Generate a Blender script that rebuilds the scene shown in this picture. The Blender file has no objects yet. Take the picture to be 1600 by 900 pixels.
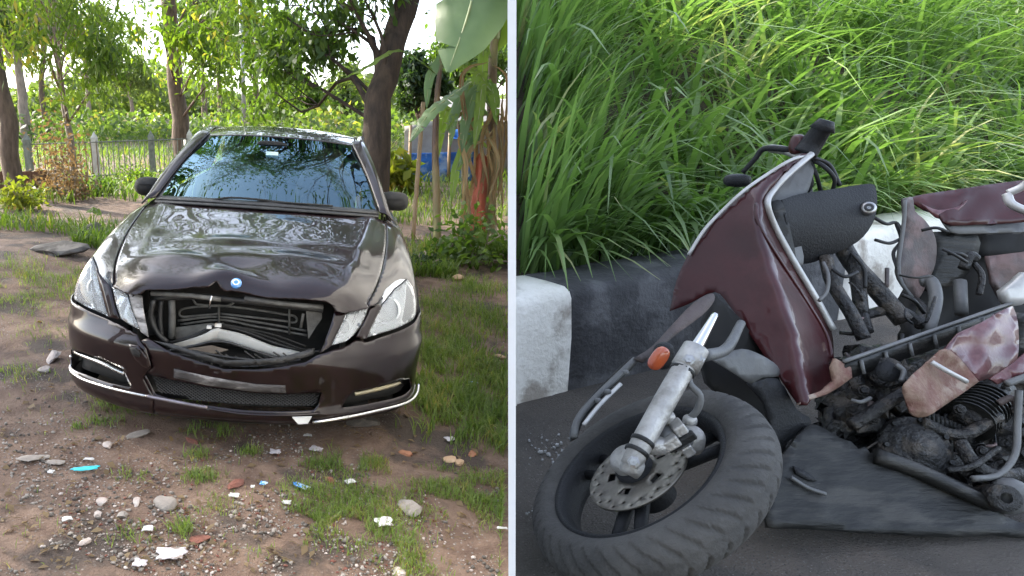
import bpy, bmesh, math, random
import numpy as np
from mathutils import Vector, Matrix, geometry

# ------------------------------------------------------------------ camera, sky, sun, exposure
scene = bpy.context.scene
COL = scene.collection
FPX, CXP, PIT, CAMH = 1050.0, 520.0, math.radians(14.4), 1.567
cam_data = bpy.data.cameras.new('camera')
cam = bpy.data.objects.new('camera', cam_data)
COL.objects.link(cam)
cam.location = (0, 0, CAMH)
cam.rotation_euler = (math.radians(90) - PIT, 0, 0)
cam_data.sensor_width = 36.0
cam_data.lens = FPX / 1600 * 36.0
cam_data.shift_x = (800 - CXP) / 1600
cam_data.clip_start = 0.02
cam_data.clip_end = 2000
scene.camera = cam

SUN_EL, SUN_AZ = math.radians(40), math.radians(-62)      # azimuth from +Y towards +X
sun_dir = Vector((math.sin(SUN_AZ) * math.cos(SUN_EL), math.cos(SUN_AZ) * math.cos(SUN_EL), math.sin(SUN_EL)))
world = bpy.data.worlds.new('World')
scene.world = world
world.use_nodes = True
nt = world.node_tree
bgn = nt.nodes['Background']
sky = nt.nodes.new('ShaderNodeTexSky')
sky.sky_type = 'NISHITA'
sky.sun_disc = False
sky.sun_elevation = SUN_EL
sky.sun_rotation = SUN_AZ
sky.dust_density = 2.0
sky.air_density = 0.9
sky.ozone_density = 1.0
haze_sat = nt.nodes.new('ShaderNodeHueSaturation')      # thin high haze: the whole sky a little paler
haze_sat.inputs['Saturation'].default_value = 0.62
nt.links.new(sky.outputs[0], haze_sat.inputs['Color'])
nt.links.new(haze_sat.outputs[0], bgn.inputs[0])
bgn.inputs[1].default_value = 0.15
sun_data = bpy.data.lights.new('sun', 'SUN')
sun_data.energy = 2.7
sun_data.angle = math.radians(1.6)
sun_data.color = (1.0, 0.93, 0.80)
sun = bpy.data.objects.new('sun', sun_data)
COL.objects.link(sun)
sun.rotation_euler = sun_dir.to_track_quat('Z', 'Y').to_euler()
sun.location = (-8, 6, 12)
scene.view_settings.view_transform = 'Standard'
scene.view_settings.look = 'None'
scene.view_settings.gamma = 1.0
scene.view_settings.exposure = 2.4
scene.view_settings.use_curve_mapping = False
scene.render.engine = 'CYCLES'
cy = scene.cycles
cy.use_denoising = True
cy.denoising_prefilter = 'NONE'
cy.max_bounces = 8
cy.diffuse_bounces = 3
cy.glossy_bounces = 4
cy.transmission_bounces = 6
cy.transparent_max_bounces = 16
cy.sample_clamp_indirect = 6.0
cy.caustics_reflective = False
cy.caustics_refractive = False

rng = np.random.default_rng(7)
random.seed(7)
PI = math.pi
CP, SP = math.cos(PIT), math.sin(PIT)

# ------------------------------------------------------------------ lens geometry helpers (where things stand)
def ray(px, py):
    a = (px - CXP) / FPX
    b = -(py - 450) / FPX
    return np.array([a, CP + b * SP, -SP + b * CP])
CAM = np.array([0, 0, CAMH])
def P(px, py, d):
    """a point d metres in front of the lens plane"""
    return CAM + ray(px, py) * d
def on_plane(px, py, n, c):
    """where the sight line meets the plane n.x = c"""
    r = ray(px, py)
    n = np.array(n, float)
    return CAM + r * ((c - n @ CAM) / (n @ r))
def to_px(p):
    d = np.asarray(p, float) - CAM
    zc = d[..., 1] * CP - d[..., 2] * SP
    yc = d[..., 1] * SP + d[..., 2] * CP
    return np.stack([CXP + FPX * d[..., 0] / zc, 450 - FPX * yc / zc], -1)

# ------------------------------------------------------------------ materials
def pm(name, c1, c2=None, scale=8.0, rough=0.6, bump=0.0, bscale=None, metal=0.0, coat=0.0, spec=0.5,
       detail=5.0, lo=0.35, hi=0.65, r2=None, trans=0.0, c3=None, s3=1.5, stretch=None, coords='Object', alpha=None):
    m = bpy.data.materials.new(name)
    m.use_nodes = True
    t = m.node_tree
    b = t.nodes['Principled BSDF']
    tc = t.nodes.new('ShaderNodeTexCoord')
    mp = t.nodes.new('ShaderNodeMapping')
    t.links.new(tc.outputs[coords], mp.inputs[0])
    if stretch: mp.inputs['Scale'].default_value = stretch
    b.inputs['Base Color'].default_value = (*c1, 1)
    b.inputs['Roughness'].default_value = rough
    b.inputs['Metallic'].default_value = metal
    b.inputs['Coat Weight'].default_value = coat
    b.inputs['Coat Roughness'].default_value = 0.02
    b.inputs['Specular IOR Level'].default_value = spec
    if trans: b.inputs['Transmission Weight'].default_value = trans
    def noise(s, d=detail, rg=0.6):
        n = t.nodes.new('ShaderNodeTexNoise')
        n.inputs['Scale'].default_value = s
        n.inputs['Detail'].default_value = d
        n.inputs['Roughness'].default_value = rg
        t.links.new(mp.outputs[0], n.inputs['Vector'])
        return n
    def ramp(n, a, bb):
        r = t.nodes.new('ShaderNodeMapRange')
        r.inputs[1].default_value = a
        r.inputs[2].default_value = bb
        t.links.new(n.outputs['Fac'], r.inputs[0])
        return r
    def mix(fac, a, bb):
        x = t.nodes.new('ShaderNodeMix')
        x.data_type = 'RGBA'
        t.links.new(fac.outputs[0], x.inputs[0])
        for sock, v in ((x.inputs[6], a), (x.inputs[7], bb)):
            if isinstance(v, tuple): sock.default_value = (*v, 1)
            else: t.links.new(v, sock)
        return x.outputs[2]
    if c2 is not None:
        r = ramp(noise(scale), lo, hi)
        col = mix(r, c1, c2)
        if c3 is not None: col = mix(ramp(noise(s3, 6), 0.52, 0.60), col, c3)
        t.links.new(col, b.inputs['Base Color'])
        if r2 is not None:
            q = t.nodes.new('ShaderNodeMapRange')
            t.links.new(r.outputs[0], q.inputs[0])
            q.inputs[3].default_value = rough
            q.inputs[4].default_value = r2
            t.links.new(q.outputs[0], b.inputs['Roughness'])
    if bump:
        bn = t.nodes.new('ShaderNodeBump')
        bn.inputs['Strength'].default_value = bump
        bn.inputs['Distance'].default_value = 0.02
        n = noise(bscale or scale * 3, 6)
        t.links.new(n.outputs['Fac'], bn.inputs['Height'])
        t.links.new(bn.outputs[0], b.inputs['Normal'])
    m['b'] = 1
    return m

def leaf_mat(name, c1, c2, trans=0.35, rough=0.45, scale=3.0, c3=None, tint=(1.25, 1.35, .45)):
    """leaf: diffuse + light coming through, colour varying leaf to leaf by place"""
    m = bpy.data.materials.new(name)
    m.use_nodes = True
    t = m.node_tree
    b = t.nodes['Principled BSDF']
    out = t.nodes['Material Output']
    ge = t.nodes.new('ShaderNodeNewGeometry')
    tc = t.nodes.new('ShaderNodeTexCoord')
    n = t.nodes.new('ShaderNodeTexNoise')
    n.inputs['Scale'].default_value = scale
    n.inputs['Detail'].default_value = 3
    t.links.new(tc.outputs['Object'], n.inputs['Vector'])
    add = t.nodes.new('ShaderNodeMath')
    add.operation = 'MULTIPLY_ADD'
    t.links.new(ge.outputs['Random Per Island'], add.inputs[0])
    add.inputs[1].default_value = 0.7
    mr = t.nodes.new('ShaderNodeMapRange')
    mr.inputs[1].default_value = 0.3
    mr.inputs[2].default_value = 0.7
    mr.inputs[3].default_value = -0.2
    mr.inputs[4].default_value = 0.5
    t.links.new(n.outputs['Fac'], mr.inputs[0])
    t.links.new(mr.outputs[0], add.inputs[2])
    cr = t.nodes.new('ShaderNodeValToRGB')
    e = cr.color_ramp.elements
    e[0].color = (*c1, 1)
    e[1].color = (*c2, 1)
    e[1].position = 0.85
    if c3:
        x = e.new(1.0)
        x.color = (*c3, 1)
        x.position = 0.97
    t.links.new(add.outputs[0], cr.inputs[0])
    t.links.new(cr.outputs[0], b.inputs['Base Color'])
    b.inputs['Roughness'].default_value = rough
    b.inputs['Specular IOR Level'].default_value = 0.35
    tr = t.nodes.new('ShaderNodeBsdfTranslucent')
    mu = t.nodes.new('ShaderNodeMix')
    mu.data_type = 'RGBA'
    mu.blend_type = 'MULTIPLY'
    mu.inputs[0].default_value = 1.0
    t.links.new(cr.outputs[0], mu.inputs[6])
    mu.inputs[7].default_value = (*[2.0 * q for q in tint], 1)
    t.links.new(mu.outputs[2], tr.inputs[0])
    ms = t.nodes.new('ShaderNodeMixShader')
    ms.inputs[0].default_value = trans
    t.links.new(b.outputs[0], ms.inputs[1])
    t.links.new(tr.outputs[0], ms.inputs[2])
    t.links.new(ms.outputs[0], out.inputs[0])
    return m

def glass_mat(name, tint, ior=1.9, rough=0.0, haze=0.0, hazecol=(.7, .75, .78), refl=(1, 1, 1)):
    m = bpy.data.materials.new(name)
    m.use_nodes = True
    t = m.node_tree
    t.nodes.remove(t.nodes['Principled BSDF'])
    out = t.nodes['Material Output']
    fr = t.nodes.new('ShaderNodeFresnel')
    fr.inputs[0].default_value = ior
    tr = t.nodes.new('ShaderNodeBsdfTransparent')
    tr.inputs[0].default_value = (*tint, 1)
    gl = t.nodes.new('ShaderNodeBsdfGlossy')
    gl.inputs['Roughness'].default_value = rough
    gl.inputs['Color'].default_value = (*refl, 1)
    ms = t.nodes.new('ShaderNodeMixShader')
    t.links.new(fr.outputs[0], ms.inputs[0])
    last = tr
    if haze:
        df = t.nodes.new('ShaderNodeBsdfDiffuse')
        df.inputs[0].default_value = (*hazecol, 1)
        m2 = t.nodes.new('ShaderNodeMixShader')
        m2.inputs[0].default_value = haze
        t.links.new(tr.outputs[0], m2.inputs[1])
        t.links.new(df.outputs[0], m2.inputs[2])
        last = m2
    t.links.new(last.outputs[0], ms.inputs[1])
    t.links.new(gl.outputs[0], ms.inputs[2])
    t.links.new(ms.outputs[0], out.inputs[0])
    return m

# ------------------------------------------------------------------ object helpers
def link(name, me, mat, parent=None):
    o = bpy.data.objects.new(name, me)
    COL.objects.link(o)
    if mat is not None and not me.materials: me.materials.append(mat)
    if parent is not None: o.parent = parent
    return o
def mesh(name, V, F, mat, parent=None, smooth=True, fm=None, mats=None):
    me = bpy.data.meshes.new(name)
    V = np.asarray(V, float)
    if isinstance(F, np.ndarray):
        n, k = F.shape
        me.vertices.add(len(V))
        me.vertices.foreach_set('co', V.astype(np.float32).ravel())
        me.loops.add(n * k)
        me.loops.foreach_set('vertex_index', F.astype(np.int32).ravel())
        me.polygons.add(n)
        me.polygons.foreach_set('loop_start', np.arange(0, n * k, k, dtype=np.int32))
        me.update(calc_edges=True)
    else:
        me.from_pydata([tuple(v) for v in V], [], [tuple(int(i) for i in f) for f in F])
        me.update()
    if smooth: me.polygons.foreach_set('use_smooth', np.ones(len(me.polygons), bool))
    if mats:
        for q in mats: me.materials.append(q)
        me.polygons.foreach_set('material_index', np.asarray(fm, np.int32))
    return link(name, me, mat if not mats else None, parent)
def tag(o, label=None, cat=None, group=None, kind=None):
    for k, v in (('label', label), ('category', cat), ('group', group), ('kind', kind)):
        if v: o[k] = v
    return o
def empty(name, loc=(0, 0, 0), label=None, cat=None, group=None, rot=None):
    o = bpy.data.objects.new(name, None)
    COL.objects.link(o)
    o.location = loc
    o.empty_display_size = 0.1
    if rot: o.rotation_euler = rot
    tag(o, label, cat, group)
    return o
def solid(o, th, off=-1):
    md = o.modifiers.new('solid', 'SOLIDIFY')
    md.thickness = th
    md.offset = off
    return o
def bevel(o, w, seg=2):
    md = o.modifiers.new('bevel', 'BEVEL')
    md.width = w
    md.segments = seg
    md.limit_method = 'ANGLE'
    return o
def catmull(pts, n):
    pts = [np.asarray(p, float) for p in pts]
    pp = [2 * pts[0] - pts[1]] + pts + [2 * pts[-1] - pts[-2]]
    out = []
    m = len(pts) - 1
    for i in range(n + 1):
        s = i / n * m
        k = min(int(s), m - 1)
        f = s - k
        a, b, c, d = pp[k], pp[k + 1], pp[k + 2], pp[k + 3]
        out.append(.5 * ((2 * b) + (-a + c) * f + (2 * a - 5 * b + 4 * c - d) * f * f + (-a + 3 * b - 3 * c + d) * f ** 3))
    return np.array(out)
def tube_geo(path, rad, seg=8, cap=True):
    path = np.asarray(path, float)
    n = len(path)
    rad = np.full(n, rad) if np.isscalar(rad) else np.interp(np.linspace(0, 1, n), np.linspace(0, 1, len(rad)), rad)
    T = np.gradient(path, axis=0)
    T /= np.linalg.norm(T, axis=1)[:, None] + 1e-9
    up = np.array([0, 0, 1.0]) if abs(T[0][2]) < .9 else np.array([1.0, 0, 0])
    V, F = [], []
    N = np.cross(T[0], up); N /= np.linalg.norm(N)
    for i in range(n):
        N = N - T[i] * (N @ T[i]); N /= np.linalg.norm(N) + 1e-9
        B = np.cross(T[i], N)
        for k in range(seg):
            a = 2 * PI * k / seg
            V.append(path[i] + rad[i] * (math.cos(a) * N + math.sin(a) * B))
    for i in range(n - 1):
        for k in range(seg):
            F.append((i * seg + k, i * seg + (k + 1) % seg, (i + 1) * seg + (k + 1) % seg, (i + 1) * seg + k))
    if cap:
        F.append(tuple(range(seg))[::-1])
        F.append(tuple(range((n - 1) * seg, n * seg)))
    return V, F
def tube(name, path, rad, mat, parent=None, seg=8, smooth_n=None):
    if smooth_n: path = catmull(path, smooth_n)
    V, F = tube_geo(path, rad, seg)
    return mesh(name, V, F, mat, parent)
class MB:
    def __init__(s): s.V, s.F = [], []
    def add(s, V, F):
        k = len(s.V)
        s.V += [tuple(v) for v in V]
        s.F += [tuple(i + k for i in f) for f in F]
        return s
    def tube(s, path, rad, seg=8, smooth_n=None):
        if smooth_n: path = catmull(path, smooth_n)
        return s.add(*tube_geo(path, rad, seg))
    def hexa(s, p):            # 8 corners: bottom 4 ccw, top 4 ccw
        return s.add(p, [(3, 2, 1, 0), (4, 5, 6, 7), (0, 1, 5, 4), (1, 2, 6, 5), (2, 3, 7, 6), (3, 0, 4, 7)])
    def box(s, c, d, R=None):
        c = np.asarray(c, float); d = np.asarray(d, float) / 2
        q = np.array([(-1, -1, -1), (1, -1, -1), (1, 1, -1), (-1, 1, -1), (-1, -1, 1), (1, -1, 1), (1, 1, 1), (-1, 1, 1)]) * d
        if R is not None: q = q @ np.asarray(R).T
        return s.hexa(q + c)
    def build(s, name, mat, parent=None, smooth=False): return mesh(name, s.V, s.F, mat, parent, smooth)
def frame_from(n):
    n = np.asarray(n, float) / np.linalg.norm(n)
    a = np.cross(n, [0, 0, 1.0]) if abs(n[2]) < .95 else np.cross(n, [0, 1.0, 0])
    a /= np.linalg.norm(a)
    b = np.cross(n, a)
    return a, b, n
def lathe(prof, c, n, seg=48, name=None, mat=None, parent=None, smooth=True, a0=None):
    """prof: list of (radius, height along n); closed ring profile when first==last"""
    a, b, n = frame_from(n)
    if a0 is not None:
        a = np.asarray(a0, float); a -= n * (a @ n); a /= np.linalg.norm(a); b = np.cross(n, a)
    c = np.asarray(c, float)
    V, F = [], []
    m = len(prof)
    for k in range(seg):
        t = 2 * PI * k / seg
        e = math.cos(t) * a + math.sin(t) * b
        for r, h in prof: V.append(c + r * e + h * n)
    for k in range(seg):
        k2 = (k + 1) % seg
        for i in range(m - 1):
            F.append((k * m + i, k2 * m + i, k2 * m + i + 1, k * m + i + 1))
    if name is None: return V, F
    return mesh(name, V, F, mat, parent, smooth)
def pip(poly, pts):
    poly = np.asarray(poly)[:, :2]
    x, y = pts[:, 0], pts[:, 1]
    ins = np.zeros(len(pts), bool)
    j = len(poly) - 1
    for i in range(len(poly)):
        xi, yi = poly[i]; xj, yj = poly[j]
        c = ((yi > y) != (yj > y)) & (x < (xj - xi) * (y - yi) / (yj - yi + 1e-12) + xi)
        ins ^= c
        j = i
    return ins
def cdt_fill(outline, holes=(), step=(.03, .03)):
    """triangulate a 2-D outline with holes, inner points on a grid"""
    pts, edges = [], []
    def addloop(lp):
        k = len(pts)
        q = []
        for i in range(len(lp)):
            a = np.asarray(lp[i], float); b = np.asarray(lp[(i + 1) % len(lp)], float)
            d = np.abs((b - a) / np.asarray(step)).max()
            m = max(1, int(math.ceil(d)))
            for s in range(m): q.append(a + (b - a) * s / m)
        pts.extend(q)
        for i in range(len(q)): edges.append((k + i, k + (i + 1) % len(q)))
        return np.array(q)
    o = addloop(outline)
    hs = [addloop(h) for h in holes]
    lo, hi = o.min(0), o.max(0)
    gx = np.arange(lo[0] + step[0] / 2, hi[0], step[0])
    gy = np.arange(lo[1] + step[1] / 2, hi[1], step[1])
    G = np.array([(x + (step[0] / 2 if j % 2 else 0), y) for j, y in enumerate(gy) for x in gx])
    if len(G):
        ok = pip(o, G)
        for h in hs: ok &= ~pip(h, G)
        G = G[ok]
        B = np.concatenate([o] + hs)
        if len(G):
            D = np.abs((G[:, None, :] - B[None]) / np.asarray(step)).max(2).min(1)
            G = G[D > .45]
    allp = [Vector(p) for p in pts] + [Vector(p) for p in G]
    r = geometry.delaunay_2d_cdt(allp, edges, [], 0, 1e-6)
    V = np.array([(v.x, v.y) for v in r[0]])
    F = np.array([f for f in r[2]])
    c = V[F].mean(1)
    ok = pip(o, c)
    for h in hs: ok &= ~pip(h, c)
    return V, F[ok]
def spline_grid(ctrl, nu, nv):
    """ctrl[r][c] points -> smooth grid (nv+1 x nu+1)"""
    rows = [catmull(r, nu) for r in ctrl]
    rows = np.array(rows)
    cols = [catmull(list(rows[:, k]), nv) for k in range(nu + 1)]
    return np.array(cols).transpose(1, 0, 2)
def grid_mesh(name, G, mat, parent=None, th=None, off=-1, smooth=True):
    r, c = G.shape[:2]
    V = G.reshape(-1, 3)
    i = np.arange((r - 1) * c).reshape(r - 1, c)[:, :-1].ravel()
    F = np.stack([i, i + 1, i + c + 1, i + c], 1)
    o = mesh(name, V, F, mat, parent, smooth)
    if th: solid(o, th, off)
    return o
def patch(name, ctrl, mat, parent=None, nu=12, nv=12, th=.004, off=-1):
    return grid_mesh(name, spline_grid(ctrl, nu, nv), mat, parent, th, off)
def sstep(x, a, b):
    t = np.clip((np.asarray(x, float) - a) / (b - a), 0, 1)
    return t * t * (3 - 2 * t)
def hash_noise(x, y, s=1.0, seed=0):
    """smooth value noise on arrays"""
    x = np.asarray(x, float) / s + seed * 17.3; y = np.asarray(y, float) / s + seed * 9.1
    xi, yi = np.floor(x), np.floor(y)
    fx, fy = x - xi, y - yi
    fx = fx * fx * (3 - 2 * fx); fy = fy * fy * (3 - 2 * fy)
    def h(a, b):
        v = np.sin(a * 127.1 + b * 311.7) * 43758.5453
        return v - np.floor(v)
    return (h(xi, yi) * (1 - fx) + h(xi + 1, yi) * fx) * (1 - fy) + (h(xi, yi + 1) * (1 - fx) + h(xi + 1, yi + 1) * fx) * fy

# ------------------------------------------------------------------ common materials
M = {}
M['divider_white'] = pm('divider_white', (.86, .86, .85), (.80, .80, .79), 3, .6, .05, 60)
M['bark'] = pm('bark', (.075, .052, .036), (.17, .12, .085), 14, .9, .9, 30, stretch=(1, 1, .25))
M['bark_dark'] = pm('bark_dark', (.028, .02, .015), (.075, .05, .036), 10, .9, 1.0, 26, stretch=(1, 1, .3))
M['bark_grey'] = pm('bark_grey', (.16, .13, .10), (.28, .23, .18), 9, .9, .7, 30, stretch=(1, 1, .35))
M['black_plastic'] = pm('black_plastic', (.012, .012, .013), (.03, .03, .03), 20, .5, .15, 90)
M['matte_black'] = pm('matte_black', (.006, .006, .006), (.015, .014, .013), 14, .8)
M['rubber'] = pm('rubber', (.022, .022, .023), (.055, .052, .048), 6, .75, .2, 120)
M['steel'] = pm('steel', (.42, .42, .42), (.25, .24, .23), 25, .35, .1, 80, metal=.9)
M['chrome'] = pm('chrome', (.72, .72, .73), (.5, .5, .5), 12, .12, 0, metal=1.0, r2=.3)

# ------------------------------------------------------------------ the setting
TILT = math.tan(math.radians(3.9))
CARX, CARY = -0.486, 2.896
def ground_base(x, y):
    x = np.asarray(x, float); y = np.asarray(y, float)
    s = 1 - .8 * sstep(y, 8, 16)
    e = np.clip(x, -4.5, 1.2) - CARX
    return -TILT * e * s
def ground_z(x, y):
    x = np.asarray(x, float); y = np.asarray(y, float)
    b = (hash_noise(x, y, .9, 1) - .5) * .05 + (hash_noise(x, y, .33, 2) - .5) * .022 + (hash_noise(x, y, .13, 3) - .5) * .012
    far = (hash_noise(x, y, 6, 4) - .5) * .5 * sstep(y, 9, 25) + 1.1 * sstep(y, 18, 60) * (x < 8)
    mound = .16 * np.exp(-(((x + 3.1) / .9) ** 2 + ((y - 6.2) / 1.2) ** 2))
    return ground_base(x, y) + b + far + mound - .012
def ground_at(px, py):
    """point of the dirt lot under a sight line"""
    r = ray(px, py)
    lo, hi = .5, 200.
    for k in range(60):
        m = (lo + hi) / 2
        p = CAM + r * m
        if p[2] > float(ground_z(p[0], p[1])): lo = m
        else: hi = m
    return CAM + r * lo
M['dirt'] = pm('dirt', (.108, .066, .047), (.20, .135, .098), 7, .92, .9, 60, c3=(.062, .045, .036), s3=1.7)
def add_dirt_detail(m, vs=55, ca=(.10, .09, .085), cb=(.34, .31, .28), lo=.48, hi=.6):
    t = m.node_tree
    b = t.nodes['Principled BSDF']
    src = b.inputs['Base Color'].links[0].from_socket
    mp = [n for n in t.nodes if n.type == 'MAPPING'][0]
    v = t.nodes.new('ShaderNodeTexVoronoi')
    v.inputs['Scale'].default_value = vs
    t.links.new(mp.outputs[0], v.inputs['Vector'])
    n = t.nodes.new('ShaderNodeTexNoise')
    n.inputs['Scale'].default_value = 2.3
    n.inputs['Detail'].default_value = 5
    t.links.new(mp.outputs[0], n.inputs['Vector'])
    lt = t.nodes.new('ShaderNodeMapRange')
    lt.inputs[1].default_value = lo; lt.inputs[2].default_value = hi
    t.links.new(n.outputs[0], lt.inputs[0])
    sm = t.nodes.new('ShaderNodeMapRange')       # pebble spots
    sm.inputs[1].default_value = .30; sm.inputs[2].default_value = .2
    t.links.new(v.outputs['Distance'], sm.inputs[0])
    mul = t.nodes.new('ShaderNodeMath'); mul.operation = 'MULTIPLY'
    t.links.new(lt.outputs[0], mul.inputs[0]); t.links.new(sm.outputs[0], mul.inputs[1])
    gr = t.nodes.new('ShaderNodeMix'); gr.data_type = 'RGBA'
    hs = t.nodes.new('ShaderNodeMix'); hs.data_type = 'RGBA'
    sep = t.nodes.new('ShaderNodeSeparateColor')
    t.links.new(v.outputs['Color'], sep.inputs[0])
    t.links.new(sep.outputs[0], hs.inputs[0])
    hs.inputs[6].default_value = (*ca, 1); hs.inputs[7].default_value = (*cb, 1)
    t.links.new(mul.outputs[0], gr.inputs[0]); t.links.new(src, gr.inputs[6]); t.links.new(hs.outputs[2], gr.inputs[7])
    t.links.new(gr.outputs[2], b.inputs['Base Color'])
add_dirt_detail(M['dirt'])
def build_ground():
    # fine near the lens, coarse to the horizon, one sheet
    xs = np.concatenate([-np.geomspace(700, 7, 22), np.arange(-6.6, 3.0, .055), np.geomspace(3.2, 700, 24)])
    ys = np.concatenate([-np.geomspace(300, 1.2, 14), np.arange(-.8, 7.6, .055), np.geomspace(7.8, 900, 46)])
    X, Y = np.meshgrid(xs, ys)
    Z = ground_z(X, Y)
    G = np.stack([X, Y, Z], 2)
    o = grid_mesh('ground', G, M['dirt'])
    tag(o, kind='structure')
build_ground()

# added partition: the white dividing line built edge-on to the viewer, shading the road
KW = (800 - CXP) / FPX
def divider_x(y, z): return KW * (np.asarray(y) * CP - (np.asarray(z) - CAMH) * SP)
def build_divider():
    y0, y1, z0, z1, t = .72, 9.5, -.45, 2.75, .0044
    ys = [y0, 2.7, 4.4, 6.1, 7.8, y1]
    root = empty('added_divider', (float(divider_x(y0, 0)), y0, 0), 'tall thin white upright partition added as the dividing line between the dirt lot and the road', 'wall')
    inv = -np.array(root.location)
    for a, b in zip(ys[:-1], ys[1:]):
        b2 = b - .004
        q = []
        for z in (z0, z1):
            for (y, s) in ((a, -1), (a, 1), (b2, 1), (b2, -1)): q.append((float(divider_x(y, z)) + s * t, y, z))
        m = MB().hexa(np.array(q) + inv)
        m.build('panel', M['divider_white'], root)
build_divider()

# road on the right: a raised causeway
def road_z(x, y): return .735 + .05 * (np.asarray(x, float) - .5)
RN, RC = np.array([-.05, 0, 1.0]), .735 - .025
def road_at(px, py): return on_plane(px, py, RN, RC)
M['asphalt'] = pm('asphalt', (.078, .068, .058), (.125, .108, .092), 5, .85, .9, 160, c3=(.145, .118, .095), s3=2.2, r2=.95)
add_dirt_detail(M['asphalt'], 150, (.035, .033, .03), (.24, .22, .195), .30, .55)
def build_road():
    ys = np.concatenate([np.arange(-2, 1, .25), np.arange(1.0, 4.6, .05), np.geomspace(4.8, 14, 12)])
    us = np.concatenate([np.arange(0, 3.2, .05), np.geomspace(3.3, 30, 14)])
    G = np.zeros((len(ys), len(us), 3))
    for i, y in enumerate(ys):
        x0 = float(divider_x(y, .75)) + .008 if y > .2 else .06
        x = x0 + us
        z = road_z(x, y) + (hash_noise(x, np.full_like(x, y), .5, 5) - .5) * .010
        G[i] = np.stack([x, np.full_like(x, y), z], 1)
    o = grid_mesh('road', G, M['asphalt'])
    tag(o, kind='structure')
build_road()

# kerb blocks, painted white and black in turn
KA, KB = road_at(806, 634), road_at(890, 612)
kdir = (KB - KA); kdir[2] = 0; kdir /= np.linalg.norm(kdir)
knor = np.array([-kdir[1], kdir[0], 0.0])
KH, KWID = .32, .26
def kerb_pt(s, w, h):
    p = KA + kdir * s + knor * w
    p[2] = float(road_z(p[0], p[1])) + h
    return p
M['kerb_white'] = pm('kerb_white', (.84, .81, .74), (.72, .69, .62), 9, .85, .5, 40, c3=(.38, .34, .29), s3=5)
M['kerb_black'] = pm('kerb_black', (.038, .038, .042), (.068, .068, .072), 7, .75, .5, 40, c3=(.10, .10, .105), s3=7)
def build_kerb():
    L = np.linalg.norm(KB - KA)
    cuts = [-.62] + [L * 1.0 + q for q in (0, 1.32, 2.3, 3.3, 4.3, 5.3)]
    names = ['white painted concrete kerb block against the white partition', 'black painted concrete kerb block behind the scooter front wheel',
             'white painted concrete kerb block behind the scooter legshield', 'black painted concrete kerb block behind the scooter seat',
             'white painted concrete kerb block past the scooter tail', 'black painted concrete kerb block farthest along the road']
    for i in range(6):
        a, b = cuts[i] + .003, cuts[i + 1] - .003
        if i == 0: a = 0.0 - .25
        n = 14
        prof = [(0, -.12), (.012, KH * .55), (.022, KH - .03), (.034, KH - .010), (.055, KH), (.14, KH + .004), (KWID - .02, KH), (KWID, KH - .03), (KWID, -.12)]
        V, F = [], []
        m = len(prof)
        for k in range(n + 1):
            s = a + (b - a) * k / n
            for w, h in prof:
                p = kerb_pt(s, w, h)
                j = (hash_noise(s * 3 + w * 7, h * 5 + i, .11, 6) - .5) * .012
                p = p + knor * j + np.array([0, 0, j * .5])
                V.append(p)
        if i == 0:      # cut back along the partition
            V = [np.array([max(p[0], float(divider_x(p[1], p[2])) + .008), p[1], p[2]]) for p in V]
        for k in range(n):
            for q in range(m - 1):
                F.append((k * m + q, (k + 1) * m + q, (k + 1) * m + q + 1, k * m + q + 1))
        F.append(tuple(range(m))); F.append(tuple(range(n * m, (n + 1) * m))[::-1])
        base = np.array(V).mean(0); base[2] = float(road_z(base[0], base[1]))
        o = mesh('kerb_block', np.array(V) - base, F, M['kerb_black'] if i % 2 else M['kerb_white'])
        o.location = base
        tag(o, names[i], 'kerb', 'painted kerb blocks')
build_kerb()

# earth bank behind the kerb
def bank_z(x, y):
    """height of the bank by distance behind the kerb"""
    w = (np.asarray(x) - KA[0]) * knor[0] + (np.asarray(y) - KA[1]) * knor[1] - KWID
    r = road_z(np.minimum(x, 6), y) + KH - .03
    return r + np.where(w > 0, .55 * np.clip(w, 0, 5) * sstep(w, -.1, 1.2), 0) + (hash_noise(x, y, .8, 8) - .5) * .12 * sstep(w, .1, .6), w
M['soil'] = pm('soil', (.045, .036, .022), (.085, .065, .04), 6, .95, .6, 40)
def build_bank():
    us = np.concatenate([np.arange(0, 7.0, .12), np.geomspace(7.3, 30, 10)])
    ws = np.concatenate([np.arange(0, 5.6, .12), np.geomspace(5.8, 14, 8)])
    # rows step away from the kerb, columns follow it
    G = np.zeros((len(ws), len(us), 3))
    for i, w in enumerate(ws):
        # start of the row on the partition
        s = np.linspace(-12, 8, 2001)
        p = KA[None] + kdir * s[:, None] + knor * (w + KWID - .01)
        k = np.argmin(np.abs(p[:, 0] - divider_x(p[:, 1], bank_z(p[:, 0], p[:, 1])[0]) - .008))
        q = KA[None] + kdir * (s[k] + us)[:, None] + knor * (w + KWID - .01)
        z, _ = bank_z(q[:, 0], q[:, 1])
        q[:, 2] = z
        q[:, 0] = np.maximum(q[:, 0], divider_x(q[:, 1], q[:, 2]) + .008)
        G[i] = q
    o = grid_mesh('earth_bank', G, M['soil'])
    tag(o, kind='structure')
build_bank()
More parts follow.
